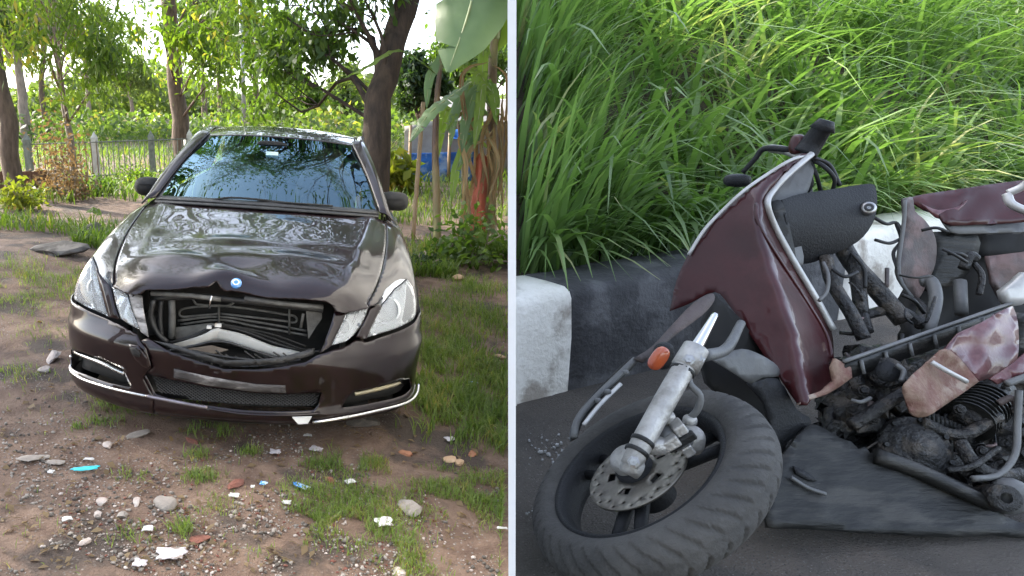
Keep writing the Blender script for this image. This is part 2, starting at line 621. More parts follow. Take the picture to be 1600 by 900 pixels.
# ------------------------------------------------------------------ the dark brown car
M['paint'] = pm('car_paint', (.0080, .0033, .0040), (.011, .0048, .0056), 240, .30, 0, metal=0, coat=.8, spec=.12)
M['glass'] = glass_mat('car_glass', (.55, .62, .60), 2.0, refl=(.50, .80, 1.0))  # blue of the reflected sky is put into the reflection colour
M['lens'] = glass_mat('lamp_lens', (.95, .97, .98), 1.45, .02, .27, (.78, .82, .85))
M['lamp_inner'] = pm('lamp_inner', (.78, .80, .80), (.60, .63, .64), 9, .25, .3, 24, metal=.15)
M['lamp_dark'] = pm('lamp_dark', (.10, .11, .12), (.22, .23, .24), 6, .3, metal=.3)
M['primer_white'] = pm('bare_white', (.74, .74, .73), (.62, .61, .58), 8, .45, .1, 30, c3=(.34, .25, .16), s3=5)
M['dull_grey'] = pm('dull_grey', (.13, .13, .125), (.06, .058, .055), 12, .6, .2, 50)
M['scuffed'] = pm('scuffed', (.055, .05, .05), (.30, .29, .29), 14, .6, .25, 60, c3=(.42, .41, .41), s3=5, stretch=(.5, 1, 2.2))
M['bumper_trim'] = pm('bumper_trim', (.30, .27, .30), (.16, .14, .15), 15, .25, metal=.6)
M['amber'] = pm('amber', (.42, .36, .22), (.30, .27, .2), 20, .15, metal=.6)
M['interior'] = pm('interior', (.05, .048, .045), (.09, .085, .08), 5, .8)
M['interior_light'] = pm('interior_light', (.24, .23, .21), (.17, .16, .15), 5, .8)
M['enamel_blue'] = pm('enamel_blue', (.10, .30, .62), (.05, .2, .5), 30, .2, coat=1.0)
M['sticker'] = pm('sticker', (.50, .74, .80), (.65, .8, .84), 30, .5)
M['tail_red'] = pm('tail_red', (.25, .01, .01), None, rough=.15, coat=1)

ROLL = math.radians(3.9)
RYM = np.array([[math.cos(ROLL), 0, math.sin(ROLL)], [0, 1, 0], [-math.sin(ROLL), 0, math.cos(ROLL)]])
CPOS = np.array([CARX, CARY, 0.0])
car = empty('car', tuple(CPOS), 'dark brown crash damaged saloon car with crumpled bonnet and missing grille', 'car', rot=(0, ROLL, 0))
def c2w(p): return np.asarray(p, float) @ RYM.T + CPOS
CL = RYM.T @ (CAM - CPOS)
def at_y(px, py, y):
    d = RYM.T @ ray(px, py)
    return CL + d * ((y - CL[1]) / d[1])
def at_x(px, py, x):
    d = RYM.T @ ray(px, py)
    return CL + d * ((x - CL[0]) / d[0])

# --- front shell: plan curve swept up a profile, parameters (u along the curve, z up)
_plan = catmull([(-.935, .95), (-.946, .70), (-.932, .50), (-.888, .36), (-.80, .248), (-.68, .160), (-.55, .088), (-.4, .036), (-.2, .008), (0, 0),
                 (.2, .008), (.4, .036), (.55, .088), (.68, .160), (.80, .248), (.888, .36), (.932, .50), (.946, .70), (.935, .95)], 360)
_pl = np.concatenate([[0], np.cumsum(np.linalg.norm(np.diff(_plan, axis=0), axis=1))])
_pl -= _pl[-1] / 2
_pt = np.gradient(_plan, axis=0); _pt /= np.linalg.norm(_pt, axis=1)[:, None]
_pn = np.stack([-_pt[:, 1], _pt[:, 0]], 1)           # inward
_dz = np.array([.10, .14, .17, .20, .26, .34, .42, .47, .50, .53, .57, .61, .66, .72, .80, .9])
_dd = np.array([.10, .05, .018, .004, .014, .012, .004, .0, .002, .016, .042, .055, .070, .095, .14, .22])
_zz = np.linspace(.10, .9, 161); _prof = np.interp(_zz, _dz, _dd)
for _ in range(3): _prof[1:-1] = (_prof[:-2] + 2 * _prof[1:-1] + _prof[2:]) / 4
def front(u, z, inset=0.0):
    u = np.clip(u, _pl[0], _pl[-1])
    d = np.interp(z, _zz, _prof) * (1 - .62 * sstep(np.abs(u), .62, 1.0) * sstep(z, .50, .58)) + inset
    x = np.interp(u, _pl, _plan[:, 0]) + d * np.interp(u, _pl, _pn[:, 0])
    y = np.interp(u, _pl, _plan[:, 1]) + d * np.interp(u, _pl, _pn[:, 1])
    return np.stack([x, y, np.broadcast_to(z, np.shape(x))], -1)

# --- upper shell: stations along the car, parameters (c across -8..8, r row)
_rows = [  # (y, [(x, z) x 9 columns from the centre out])
    (.080, [(0, .700), (.20, .698), (.43, .665), (.53, .62), (.585, .585), (.61, .56), (.62, .53), (.62, .50), (.62, .40)]),
    (.105, [(0, .765), (.21, .760), (.435, .722), (.545, .672), (.60, .635), (.63, .60), (.645, .56), (.65, .52), (.65, .40)]),
    (.140, [(0, .812), (.22, .806), (.45, .766), (.575, .708), (.64, .668), (.67, .63), (.69, .59), (.70, .54), (.70, .40)]),
    (.220, [(0, .847), (.24, .841), (.475, .806), (.612, .745), (.685, .70), (.72, .66), (.75, .615), (.76, .56), (.76, .40)]),
    (.400, [(0, .886), (.26, .880), (.52, .850), (.662, .800), (.745, .757), (.80, .715), (.835, .665), (.86, .59), (.86, .40)]),
    (.620, [(0, .920), (.28, .914), (.56, .888), (.700, .846), (.79, .812), (.855, .765), (.887, .71), (.912, .60), (.912, .40)]),
    (.850, [(0, .952), (.29, .946), (.59, .922), (.727, .890), (.81, .862), (.870, .815), (.905, .75), (.928, .62), (.925, .38)]),
    (1.10, [(0, .985), (.31, .979), (.62, .955), (.746, .928), (.82, .902), (.878, .855), (.912, .78), (.932, .63), (.925, .34)]),
    (1.36, [(0, 1.018), (.33, 1.012), (.66, .988), (.762, .962), (.83, .930), (.884, .878), (.915, .80), (.932, .63), (.925, .28)]),
    (1.75, [(0, 1.03), (.34, 1.02), (.69, 1.00), (.785, .972), (.84, .94), (.886, .89), (.915, .81), (.932, .63), (.92, .26)]),
    (2.40, [(0, 1.03), (.34, 1.02), (.70, 1.00), (.795, .98), (.848, .95), (.890, .90), (.918, .82), (.934, .63), (.92, .26)]),
    (3.40, [(0, 1.04), (.34, 1.03), (.70, 1.01), (.79, .995), (.848, .965), (.890, .915), (.916, .83), (.932, .63), (.92, .28)]),
    (4.10, [(0, 1.075), (.34, 1.07), (.66, 1.05), (.76, 1.02), (.825, .98), (.870, .92), (.898, .83), (.915, .63), (.905, .32)]),
    (4.62, [(0, 1.065), (.33, 1.06), (.60, 1.04), (.70, 1.01), (.765, .965), (.810, .90), (.838, .81), (.852, .63), (.84, .34)]),
    (4.80, [(0, 1.02), (.31, 1.015), (.56, .99), (.65, .95), (.71, .90), (.745, .84), (.765, .76), (.775, .60), (.765, .36)]),
]
NR = len(_rows)
_tab = np.zeros((NR, 17, 3))
for i, (yy, cs) in enumerate(_rows):
    for j, (xx, zz) in enumerate(cs):
        _tab[i, 8 + j] = (xx, yy, zz); _tab[i, 8 - j] = (-xx, yy, zz)
_tabp = np.pad(_tab, ((1, 1), (1, 1), (0, 0)), mode='reflect', reflect_type='odd')
def _cw(f): return np.stack([-.5 * f + f * f - .5 * f ** 3, 1 - 2.5 * f * f + 1.5 * f ** 3, .5 * f + 2 * f * f - 1.5 * f ** 3, -.5 * f * f + .5 * f ** 3], -1)
def gauss(x, y, cx, cy, sx, sy): return np.exp(-((x - cx) / sx) ** 2 - ((y - cy) / sy) ** 2)
def dent(p, amt=1.0):
    """crash damage to the bonnet"""
    x, y = p[..., 0], p[..., 1]
    d = .040 * gauss(x, y, -.10, .15, .10, .10) + .016 * np.abs(np.sin((x * .8 + y * 1.3) * 9)) * gauss(x, y, 0, .30, .5, .16) - .022 * gauss(x, y, -.02, .30, .20, .10) + .020 * gauss(x, y, -.32, .36, .22, .07)
    d += .014 * gauss(x, y, .30, .42, .25, .07) - .012 * gauss(x, y, .25, .58, .3, .08) + .012 * gauss(x, y, -.1, .62, .35, .06)
    d += .010 * gauss(x, y, .45, .75, .12, .22) - .008 * gauss(x, y, -.45, .7, .12, .2) - .014 * gauss(x, y, .12, .16, .14, .10)
    fade = np.exp(-np.maximum(y - .35, 0) / .55) * (1 - sstep(np.abs(x), .55, .72))
    d *= .75
    d += .6 * fade * ((hash_noise(x + y * .4, y, .17, 11) - .5) * .024 + (hash_noise(x, y, .34, 12) - .5) * .034 + (hash_noise(x - y * .5, y, .09, 13) - .5) * .006)
    q = p.copy()
    q[..., 2] = q[..., 2] + amt * d
    q[..., 1] = q[..., 1] + amt * .045 * gauss(x, y, -.04, .1, .22, .12)
    return q
def upper(c, r, amt=1.0):
    c = np.clip(np.asarray(c, float), -8, 8) + 8; r = np.clip(np.asarray(r, float), 0, NR - 1)
    ci = np.minimum(c.astype(int), 15); ri = np.minimum(r.astype(int), NR - 2)
    wc, wr = _cw(c - ci), _cw(r - ri)
    out = 0
    for a in range(4):
        for b in range(4):
            out = out + (wr[..., a] * wc[..., b])[..., None] * _tabp[ri + a, ci + b]
    x = out[..., 0]
    # pressed ridge of the bonnet along column 2
    w = np.abs(c - 8)
    ridge = .010 * np.exp(-((w - 2.0) / .22) ** 2) * sstep(r, 3, 5) * (1 - sstep(r, 8.2, 9))
    out = out + np.stack([x * 0, x * 0, ridge], -1)
    return dent(out, amt) if amt else out

def invert(fn, px, lo, hi, n=(240, 120)):
    """parameters where a surface shows at the given picture points"""
    us, vs = np.linspace(lo[0], hi[0], n[0]), np.linspace(lo[1], hi[1], n[1])
    U, Vv = np.meshgrid(us, vs)
    S3 = fn(U.ravel(), Vv.ravel())
    Q = to_px(c2w(S3))
    S3 = S3.reshape(n[1], n[0], 3)
    nn = np.cross(np.gradient(S3, axis=1), np.gradient(S3, axis=0)); nn /= np.linalg.norm(nn, axis=2)[..., None] + 1e-12
    fc = (nn * (CL - S3) / np.linalg.norm(CL - S3, axis=2)[..., None]).sum(2).ravel()
    if np.median(fc) < 0: fc = -fc
    pen = np.where(fc < .04, 1e7, 0)
    res = []
    for t in px:
        k = np.argmin(((Q - np.asarray(t, float)) ** 2).sum(1) + pen)
        p = np.array([U.ravel()[k], Vv.ravel()[k]])
        e = lambda q: to_px(c2w(fn(np.array([q[0]]), np.array([q[1]]))))[0] - np.asarray(t, float)
        f0 = e(p)
        for it in range(12):
            h = 1e-4
            J = np.stack([(e(p + (h, 0)) - f0) / h, (e(p + (0, h)) - f0) / h], 1)
            try: dp = np.linalg.solve(J.T @ J + 1e-3 * np.eye(2), -J.T @ f0)
            except Exception: break
            dp = np.clip(dp, -.15, .15)
            q = np.clip(p + dp, lo, hi)
            f1 = e(q)
            if f1 @ f1 >= f0 @ f0: break
            p, f0 = q, f1
        res.append(p)
    return np.array(res)
FL, FH = (_pl[0], .11), (_pl[-1], .88)
def inv_front(px): return invert(front, px, FL, FH)
def inv_upper(px): return invert(upper, px, (-6, 0), (6, 8), (200, 120))
def panel(name, fn, outline, mat, parent, holes=(), step=(.03, .03), th=.004, **k):
    V, F = cdt_fill(outline, holes, step)
    p = fn(V[:, 0], V[:, 1], **k)
    # outward side towards the viewer
    a, b, c = p[F[:, 0]], p[F[:, 1]], p[F[:, 2]]
    nn = np.cross(b - a, c - a)
    if (nn * (CL - a)).sum() < 0: F = F[:, ::-1]
    o = mesh(name, p, F.copy(), mat, parent)
    if th: solid(o, th)
    return o
def line_px(pts, n=6):
    return [tuple(q) for q in catmull(pts, n * (len(pts) - 1))]

# ---------------- picture outlines of the lamps and openings
LO_L = [(143, 402), (128, 425), (117, 448), (115, 466), (124, 473), (146, 484), (168, 494), (163, 470), (156, 440), (150, 418)]
LI_L = [(175, 449), (198, 460), (207, 488), (217, 515), (200, 506), (188, 498), (182, 480)]
LO_R = [(637, 437), (646, 450), (651, 472), (650, 492), (645, 500), (620, 513), (572, 528), (582, 505), (597, 478), (618, 452)]
LI_R = [(576, 482), (541, 490), (530, 515), (517, 540), (540, 534), (553, 524), (566, 505)]
lampsuv = {}
for key, ol in (('LOL', LO_L), ('LIL', LI_L), ('LOR', LO_R), ('LIR', LI_R)): lampsuv[key] = inv_front(ol)
GL = [(223, 470), (226, 500), (232, 528), (262, 548), (300, 562), (350, 577), (400, 578), (440, 574), (478, 566), (494, 556), (505, 538), (514, 515), (522, 492)]
gl = inv_front(GL)
INT = [(226, 583), (255, 591), (330, 606), (400, 614), (450, 616), (503, 613), (498, 632), (490, 641), (440, 643), (380, 641), (320, 633), (268, 624), (243, 616)]
intuv = inv_front(INT)
FOG_L = [(106, 546), (130, 550), (165, 562), (192, 575), (200, 594), (206, 605), (170, 598), (135, 585), (112, 572), (105, 560)]
FOG_R = [(552, 612), (590, 604), (625, 593), (640, 592), (643, 606), (632, 617), (600, 626), (560, 634), (534, 637), (541, 624)]
fogl, fogr = inv_front(FOG_L), inv_front(FOG_R)
lipL, lipR = inv_front([(104, 563)])[0], inv_front([(656, 612)])[0]

U0, U1 = _pl[0] + .02, _pl[-1] - .02
lo_z = .165
ztop = lambda u: .575
# bumper top line follows the lamp bottoms
top_pts = [(U0, .60)] + [(q[0], q[1] - .006) for q in inv_front([(106, 466), (124, 475), (146, 487), (170, 497), (190, 506), (216, 520)])]
top_l = top_pts
top_r = [(q[0], q[1] - .006) for q in inv_front([(518, 545), (541, 538), (556, 529), (574, 532), (620, 517), (646, 504), (655, 490)])] + [(U1, .60)]
crack = inv_front([(219, 532), (229, 545), (232, 556), (237, 574), (229, 582), (224, 590), (232, 606), (240, 619)])
# left corner piece of the bumper cover, torn at its inner edge
bumper = empty('bumper', (0, 0, 0)); bumper.parent = car
bl_out = [(U0, lo_z)] + [(u, lo_z) for u in np.linspace(U0 + .1, crack[-1][0], 8)] + [tuple(q) for q in crack[::-1]] + top_l[::-1]
panel('bumper_cover', front, bl_out, M['paint'], bumper, [fogl], (.022, .016), inset=-.004)
# middle and right of the bumper cover
cr2 = [(q[0] + .003, q[1]) for q in crack]
bm_out = [tuple(q) for q in cr2[:-1]] + [(crack[-1][0] + .006, lo_z)] + [(u, lo_z) for u in np.linspace(crack[-1][0] + .1, U1, 12)] + top_r[::-1] + \
         [tuple(q) for q in gl[9:12][::-1][::-1]][0:0] + [tuple(q) for q in gl[2:10][::-1]]
panel('bumper_cover', front, bm_out, M['paint'], bumper, [intuv, fogr], (.022, .016))
# torn flap, and a black patch painted in for the dark of the hole
fl = inv_front([(205, 536), (219, 538), (232, 556), (236, 575), (226, 571), (214, 560)])
panel('torn_flap', front, fl, M['paint'], bumper, (), (.015, .012), inset=-.018)
hole = inv_front([(207, 541), (215, 541), (224, 549), (222, 556), (212, 553)])
panel('dark_hole_patch', front, hole, M['matte_black'], bumper, (), (.015, .012), inset=-.024)
# posts beside the opening, painted strips between the lamps
strip = inv_front([(523, 486), (541, 490), (530, 515), (517, 541), (500, 552), (506, 538), (515, 514)])
panel('grille_post', front, strip, M['paint'], car, (), (.02, .015))
strip = inv_front([(200, 458), (221, 462), (226, 500), (231, 527), (219, 519), (208, 488)])
panel('grille_post', front, strip, M['scuffed'], car, (), (.02, .015), inset=.004)
strip = inv_front([(150, 418), (163, 470), (169, 495), (187, 499), (180, 478), (174, 449), (160, 432)])
panel('lamp_divider', front, strip, M['paint'], car, (), (.02, .015), inset=-.003)
strip = inv_front([(597, 478), (582, 505), (573, 529), (556, 527), (567, 505), (577, 481), (590, 475)])
panel('lamp_divider', front, strip, M['paint'], car, (), (.02, .015), inset=-.003)

# ---------------- lamps: clear lens over a bowl with reflectors
def lamp(name, uv, big, proj_px):
    lens = panel(name, front, uv, M['lens'], car, (), (.02, .015), th=.002, inset=.002)
    cen = uv.mean(0)
    gas = cen + (uv - cen) * 1.035
    panel('lamp_seal', front, gas, M['black_plastic'], lens, [cen + (uv - cen) * .985], (.03, .02), inset=.006, th=.006)
    # bowl
    n = len(uv)
    rings = []
    for s, ins in ((1.0, .008), (.97, .04), (.86, .07), (.4, .085), (.02, .09)):
        q = cen + (uv - cen) * s
        rings.append(front(q[:, 0], q[:, 1], inset=ins))
    V = np.concatenate(rings)
    F = [(i * n + k, i * n + (k + 1) % n, (i + 1) * n + (k + 1) % n, (i + 1) * n + k) for i in range(4) for k in range(n)]
    mesh('bowl', V, F, M['lamp_inner'], lens)
    for f_ in (.80, .62):       # stepped reflector edges
        q = cen + (uv - cen) * f_
        ring = front(q[:, 0], q[:, 1], inset=.045 + .02 * (1 - f_))
        mesh('reflector_step', *tube_geo(catmull(list(ring) + [ring[0]], 40), .0035, 6), M['chrome'], lens)
    for (qx, qy, rad) in proj_px:
        u, z = inv_front([(qx, qy)])[0]
        c = front(np.array([u]), np.array([z]), inset=.055)[0]
        nn = np.array([-.25 * np.sign(u), -1, .12])
        lathe([(rad * 1.28, -.02), (rad * 1.30, .018), (rad * 1.16, .026), (rad * 1.05, .012), (rad, 0), (rad * .95, -.012)], c, nn, 32, 'projector_ring', M['lamp_inner'], lens)
        lathe([(rad * 1.0, 0), (rad * .8, .012), (rad * .5, .022), (.001, .026)], c, nn, 28, 'projector', M['lamp_dark'], lens)
    return lens
lamp('headlight', lampsuv['LOL'], True, [(141, 452, .048)])
lamp('headlight', lampsuv['LOR'], True, [(616, 488, .055)])
lamp('inner_headlight', lampsuv['LIL'], False, [(199, 484, .03)])
lamp('inner_headlight', lampsuv['LIR'], False, [(543, 515, .034)])

# ---------------- bonnet
hood_front = [(177, 447), (187, 453), (199, 459), (212, 461), (222, 458), (228, 453), (259, 453), (300, 449), (325, 449), (332, 445), (338, 439), (343, 448), (350, 456),
              (366, 455), (382, 458), (421, 466), (475, 468), (508, 471), (519, 477), (525, 487), (541, 489), (560, 485), (577, 481)]
hf = inv_upper(hood_front)
RREAR = 8.0
hood_ol = [tuple(q) for q in hf] + [(2.98, r) for r in np.linspace(max(hf[-1][1], 2.4) + .15, RREAR, 12)] + [(c, RREAR) for c in np.linspace(2.5, -2.5, 9)] + \
          [(-2.98, r) for r in np.linspace(RREAR, max(hf[0][1], 2.4) + .15, 12)]
bonnet = panel('bonnet', upper, hood_ol, M['paint'], car, (), (.11, .09), th=.003)
# underside frame of the bonnet showing at the torn edge
for q in ([(236, 458), (300, 462), (345, 468)], [(382, 466), (440, 474), (505, 480)]):
    tube('bonnet_inner_lip', [at_y(*a, .17) for a in q], .012, M['dull_grey'], bonnet, 8)
# badge on the bonnet nose
bq = inv_upper([(369, 442)])[0]
bp = upper(np.array([bq[0]]), np.array([bq[1]]))[0]
lathe([(.001, .006), (.012, .007), (.024, .004), (.027, -.004)], bp, (0, -.75, .66), 28, 'badge', M['enamel_blue'], bonnet)
lathe([(.010, .0085), (.0135, .0095), (.016, .0085)], bp, (0, -.75, .66), 24, 'badge_ring', M['sticker'], bonnet)
# star stub folded back
# fenders
for s in (-1, 1):
    ol_px = [(177, 445), (168, 430), (155, 418), (146, 402)] if s < 0 else [(577, 479), (592, 472), (612, 452), (634, 437)]
    e = inv_upper(ol_px)
    rr = [tuple(q) for q in e]
    r0 = max(e[0][1], 2.4) + .15
    out = rr + [(s * 5.6, 5.35), (s * 6.2, 5.45), (s * 7.2, 5.2), (s * 7.5, 5.0)]
    arch = []
    cyw, czw, rw = .845, .335, .375
    # the wheel arch, cut in the side
    for a in np.linspace(200, -10, 22):
        yy, zz = cyw + -rw * math.cos(math.radians(a)) * -1, czw + rw * math.sin(math.radians(a))
        arch.append((yy, zz))
    def side_inv(yy, zz):
        r = np.interp(yy, [q[0] for q in _rows], np.arange(NR))
        cc = np.linspace(4.5, 8, 200)
        zzs = upper(cc, np.full(200, r), 0)[:, 2]
        return s * cc[np.argmin(np.abs(zzs - zz))], r
    arch = [side_inv(a, b) for a, b in arch if b > .40]
    arch.sort(key=lambda q: q[1])
    out = rr + [side_inv(.50, .60), side_inv(.50, .46)] + arch + [side_inv(1.24, .30), side_inv(1.40, .30)] + [(s * c, 8.1) for c in (7.0, 6, 5, 4)] + \
          [(s * 3.02, r) for r in np.linspace(8.1, r0, 12)]
    panel('fender', upper, out, M['paint'], car, (), (.14, .12), th=.003)
    # dark liner inside the arch
    V, F = [], []
    for k in range(19):
        a = PI * k / 18
        for x in (s * .915, s * .62): V.append((x, cyw - rw * math.cos(a), czw + rw * math.sin(a)))
    for k in range(18): F.append((2 * k, 2 * k + 1, 2 * k + 3, 2 * k + 2))
    mesh('arch_liner', V, F, M['matte_black'], car)

# ---------------- body sides, doors, boot, roof
def strip_grid(c0, c1, r0, r1, nc=10, nr=14):
    c, r = np.meshgrid(np.linspace(c0, c1, nc), np.linspace(r0, r1, nr))
    return upper(c.ravel(), r.ravel(), 0).reshape(nr, nc, 3)
for s in (-1, 1):
    g = strip_grid(s * 4.4, s * 8, 8.14, 10.05); grid_mesh('door', g if s > 0 else g[:, ::-1], M['paint'], car, .004)
    g = strip_grid(s * 4.4, s * 8, 10.1, 11.2); grid_mesh('door', g if s > 0 else g[:, ::-1], M['paint'], car, .004)
    g = strip_grid(s * 3.0, s * 7.2, 11.25, 14.0); grid_mesh('rear_wing', g if s > 0 else g[:, ::-1], M['paint'], car, .004)
    for yy in (2.6, 3.45):
        mb = MB(); mb.box((s * .945, yy, .80), (.03, .20, .03)); bevel(mb.build('door_handle', M['paint'], car), .008)
    g = strip_grid(s * 3.0, s * 4.5, 8.0, 11.6); grid_mesh('window_ledge', g if s > 0 else g[:, ::-1], M['paint'], car, .004)
    mb = MB(); mb.box((s * .86, 2.5, .22), (.10, 2.7, .12)); bevel(mb.build('side_sill', M['black_plastic'], car), .02)
g = strip_grid(-3, 3, 11.9, 14.0); grid_mesh('boot_lid', g, M['paint'], car, .004)
g = np.array([[(x * (1 - .06 * k), 4.80 + .07 * math.sin(k * .9) + .02 * k - .10 * abs(x), .98 - k * .20) for x in np.linspace(-.77, .77, 15)] for k in range(5)])
grid_mesh('rear_bumper', g, M['paint'], car, .006)
for s in (-1, 1):
    mb = MB(); mb.box((s * .60, 4.80, .80), (.28, .10, .15)); bevel(mb.build('tail_lamp', M['tail_red'], car), .03)

# windscreen and pillars
wb = [(-.715, 1.44, 1.005), (-.45, 1.33, 1.022), (0, 1.285, 1.03), (.45, 1.33, 1.022), (.715, 1.44, 1.005)]
wt = [(-.535, 2.24, 1.385), (-.30, 2.16, 1.405), (0, 2.13, 1.412), (.30, 2.16, 1.405), (.535, 2.24, 1.385)]
wm = [tuple(.5 * (np.array(a) + np.array(b)) + np.array([0, -.018, .020])) for a, b in zip(wb, wt)]
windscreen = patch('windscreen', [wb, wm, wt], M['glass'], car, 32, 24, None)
# dark band round the glass
def band(ptsA, ptsB, name, mat, parent, th=.004, n=24): return patch(name, [ptsA, ptsB], mat, parent, n, 2, th)
up = lambda pts, dy, dz, k=1.0: [(p[0] * k, p[1] + dy, p[2] + dz) for p in pts]
band(up(wb, -.03, .001, 1.01), up(wb, .035, .018, .985), 'cowl_seal', M['black_plastic'], windscreen)
# roof: header to rear
def arc(y, w, z, drop): return [(-w, y, z - drop), (-w * .62, y - .0, z - drop * .32), (0, y, z), (w * .62, y, z - drop * .32), (w, y, z - drop)]
roofrows = [wt, arc(2.45, .575, 1.452, .05), arc(2.9, .60, 1.474, .05), arc(3.3, .60, 1.462, .05), arc(3.62, .575, 1.425, .045)]
roofrows[0] = [(x * 1.01, y + .008, z + .004) for x, y, z in wt]
roof = patch('roof', roofrows, M['paint'], car, 28, 24, .006)
rw0 = arc(3.64, .57, 1.418, .045)
rw1 = arc(4.22, .68, 1.085, .03)
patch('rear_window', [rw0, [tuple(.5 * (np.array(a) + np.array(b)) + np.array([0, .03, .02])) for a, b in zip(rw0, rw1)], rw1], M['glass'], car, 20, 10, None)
g = np.array([rw1, [(x, y + .12, z - .02) for x, y, z in rw1]]); grid_mesh('boot_shelf', g, M['paint'], car, .004)
for s in (-1, 1):
    a_out = [(s * .80, 1.40, .965), (s * .725, 1.80, 1.185), (s * .648, 2.22, 1.365), (s * .632, 2.45, 1.405), (s * .648, 2.9, 1.425), (s * .645, 3.3, 1.412), (s * .62, 3.62, 1.372), (s * .70, 4.1, 1.14), (s * .72, 4.3, 1.06)]
    a_in = [(s * .722, 1.43, 1.008), (s * .632, 1.83, 1.218), (s * .538, 2.245, 1.393), (s * .573, 2.45, 1.404), (s * .598, 2.9, 1.425), (s * .598, 3.3, 1.413), (s * .573, 3.62, 1.381), (s * .64, 4.1, 1.165), (s * .67, 4.3, 1.07)]
    a_mid = [tuple(.5 * (np.array(a) + np.array(b)) + np.array([s * .006, -.006, .012])) for a, b in zip(a_out, a_in)]
    rws = [a_out, a_mid, a_in] if s < 0 else [a_in, a_mid, a_out]
    patch('pillar', rws, M['paint'], car, 48, 6, .01)
    mid_in = [(p[0] - s * .0, p[1] - .0, p[2] - .004) for p in a_in[:3]]
    band([(p[0] - s * .002, p[1], p[2] - .003) for p in a_in[:3]], [(p[0] - s * .05, p[1] + .004, p[2] - .004) for p in a_in[:3]], 'glass_edge', M['black_plastic'], windscreen, .003)
    # side glass
    low = [(s * .795, 1.50, .985), (s * .80, 2.0, .995), (s * .805, 2.6, 1.0), (s * .80, 3.2, 1.01), (s * .77, 3.75, 1.03)]
    upw = [(s * .785, 1.52, 1.0), (s * .68, 2.06, 1.27), (s * .645, 2.6, 1.405), (s * .645, 3.2, 1.405), (s * .66, 3.66, 1.30)]
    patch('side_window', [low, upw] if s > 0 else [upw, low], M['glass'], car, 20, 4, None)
    # door mirror
    mx, my, mz = s * .915, 1.78, 1.035
    mp_ = at_y(232, 292, 1.78) if s < 0 else at_y(617, 315, 1.78)
    c = np.array([mp_[0], 1.78, mp_[2]])
    V, F = [], []
    for i in range(9):
        t = i / 8
        rr_ = math.sin(PI * (.06 + .88 * t)) ** .5
        for k in range(14):
            a = 2 * PI * k / 14
            ca, sa = math.cos(a), math.sin(a)
            ex = np.sign(ca) * abs(ca) ** .7 * .098 * (.75 + .25 * rr_); ez = np.sign(sa) * abs(sa) ** .7 * .066 * (.8 + .2 * rr_)
            V.append((c[0] + ex * (1 if t > .2 else .85), c[1] - .07 + .15 * t + abs(ex) * .25, c[2] + ez * (rr_ if t < .5 else 1)))
    for i in range(8):
        for k in range(14): F.append((i * 14 + k, i * 14 + (k + 1) % 14, (i + 1) * 14 + (k + 1) % 14, (i + 1) * 14 + k))
    F.append(tuple(range(14))[::-1]); F.append(tuple(range(8 * 14, 9 * 14)))
    mir = mesh('door_mirror', V, F, M['matte_black'], car)
    V2 = [(p[0] * 1, p[1], p[2]) for p in V]
    mb = MB(); mb.box((c[0] - s * .075, c[1] + .03, c[2] - .055), (.10, .05, .035)); bevel(mb.build('mirror_foot', M['black_plastic'], mir), .01)
    mb = MB(); mb.box((c[0], c[1] + .085, c[2]), (.15, .004, .10)); mb.build('mirror_glass', M['chrome'], mir)
# scuttle strip and wipers
patch('scuttle', [[(x * 1.0, y - .07, z - .012) for x, y, z in wb], [(x, y + .0, z + .0) for x, y, z in wb]], M['black_plastic'], car, 24, 3, .01)
for a, b, c in (((330, 315), (370, 312), (450, 320)), ((395, 318), (450, 320), (520, 325))):
    w = tube('wiper', [at_y(*a, 1.33) + [0, 0, .012], at_y(*b, 1.31) + [0, 0, .012], at_y(*c, 1.33) + [0, 0, .012]], .007, M['matte_black'], car, 6, 10)

# ---------------- cabin seen through the glass
def blob(name, c, d, mat, parent, sub=2, p=3.0):
    bm = bmesh.new(); bmesh.ops.create_cube(bm, size=2); bmesh.ops.subdivide_edges(bm, edges=bm.edges, cuts=5, use_grid_fill=True)
    V = np.array([v.co[:] for v in bm.verts]); n = (np.abs(V) ** p).sum(1) ** (1 / p); V = V / n[:, None] * np.asarray(d) / 2 + np.asarray(c)
    F = [[v.index for v in f.verts] for f in bm.faces]; bm.free()
    return mesh(name, V, F, mat, parent)
mb = MB(); mb.box((0, 2.7, .45), (1.5, 2.9, .06)); mb.build('cabin_floor', M['interior'], car)
blob('dashboard', (0, 1.68, .88), (1.46, .55, .22), M['interior'], car)
for s in (-1, 1):
    seat = blob('seat', (s * .36, 2.55, .85), (.50, .20, .72), M['interior_light'], car)
    blob('headrest', (s * .36, 2.62, 1.24), (.26, .12, .20), M['interior_light'], seat)
blob('rear_seat', (0, 3.5, .85), (1.3, .22, .62), M['interior'], car)
tube('steering_wheel', [(-.36 * -1 + .18 * math.cos(a), 1.98 + .06 * math.sin(a), .92 + .17 * math.sin(a)) for a in np.linspace(0, 2 * PI, 25)], .014, M['interior'], car, 6)
mir = blob('rear_view_mirror', at_y(425, 228, 2.02), (.22, .03, .07), M['matte_black'], car)
gc = catmull([wb[2], wm[2], wt[2]], 60)
st = min((at_y(425, 241, y_) for y_ in np.linspace(1.7, 2.2, 200)), key=lambda q: abs(q[2] - np.interp(q[1], gc[:, 1], gc[:, 2]) - .006))
mb = MB(); mb.box(st, (.085, .003, .034)); mb.build('sticker', M['sticker'], windscreen)

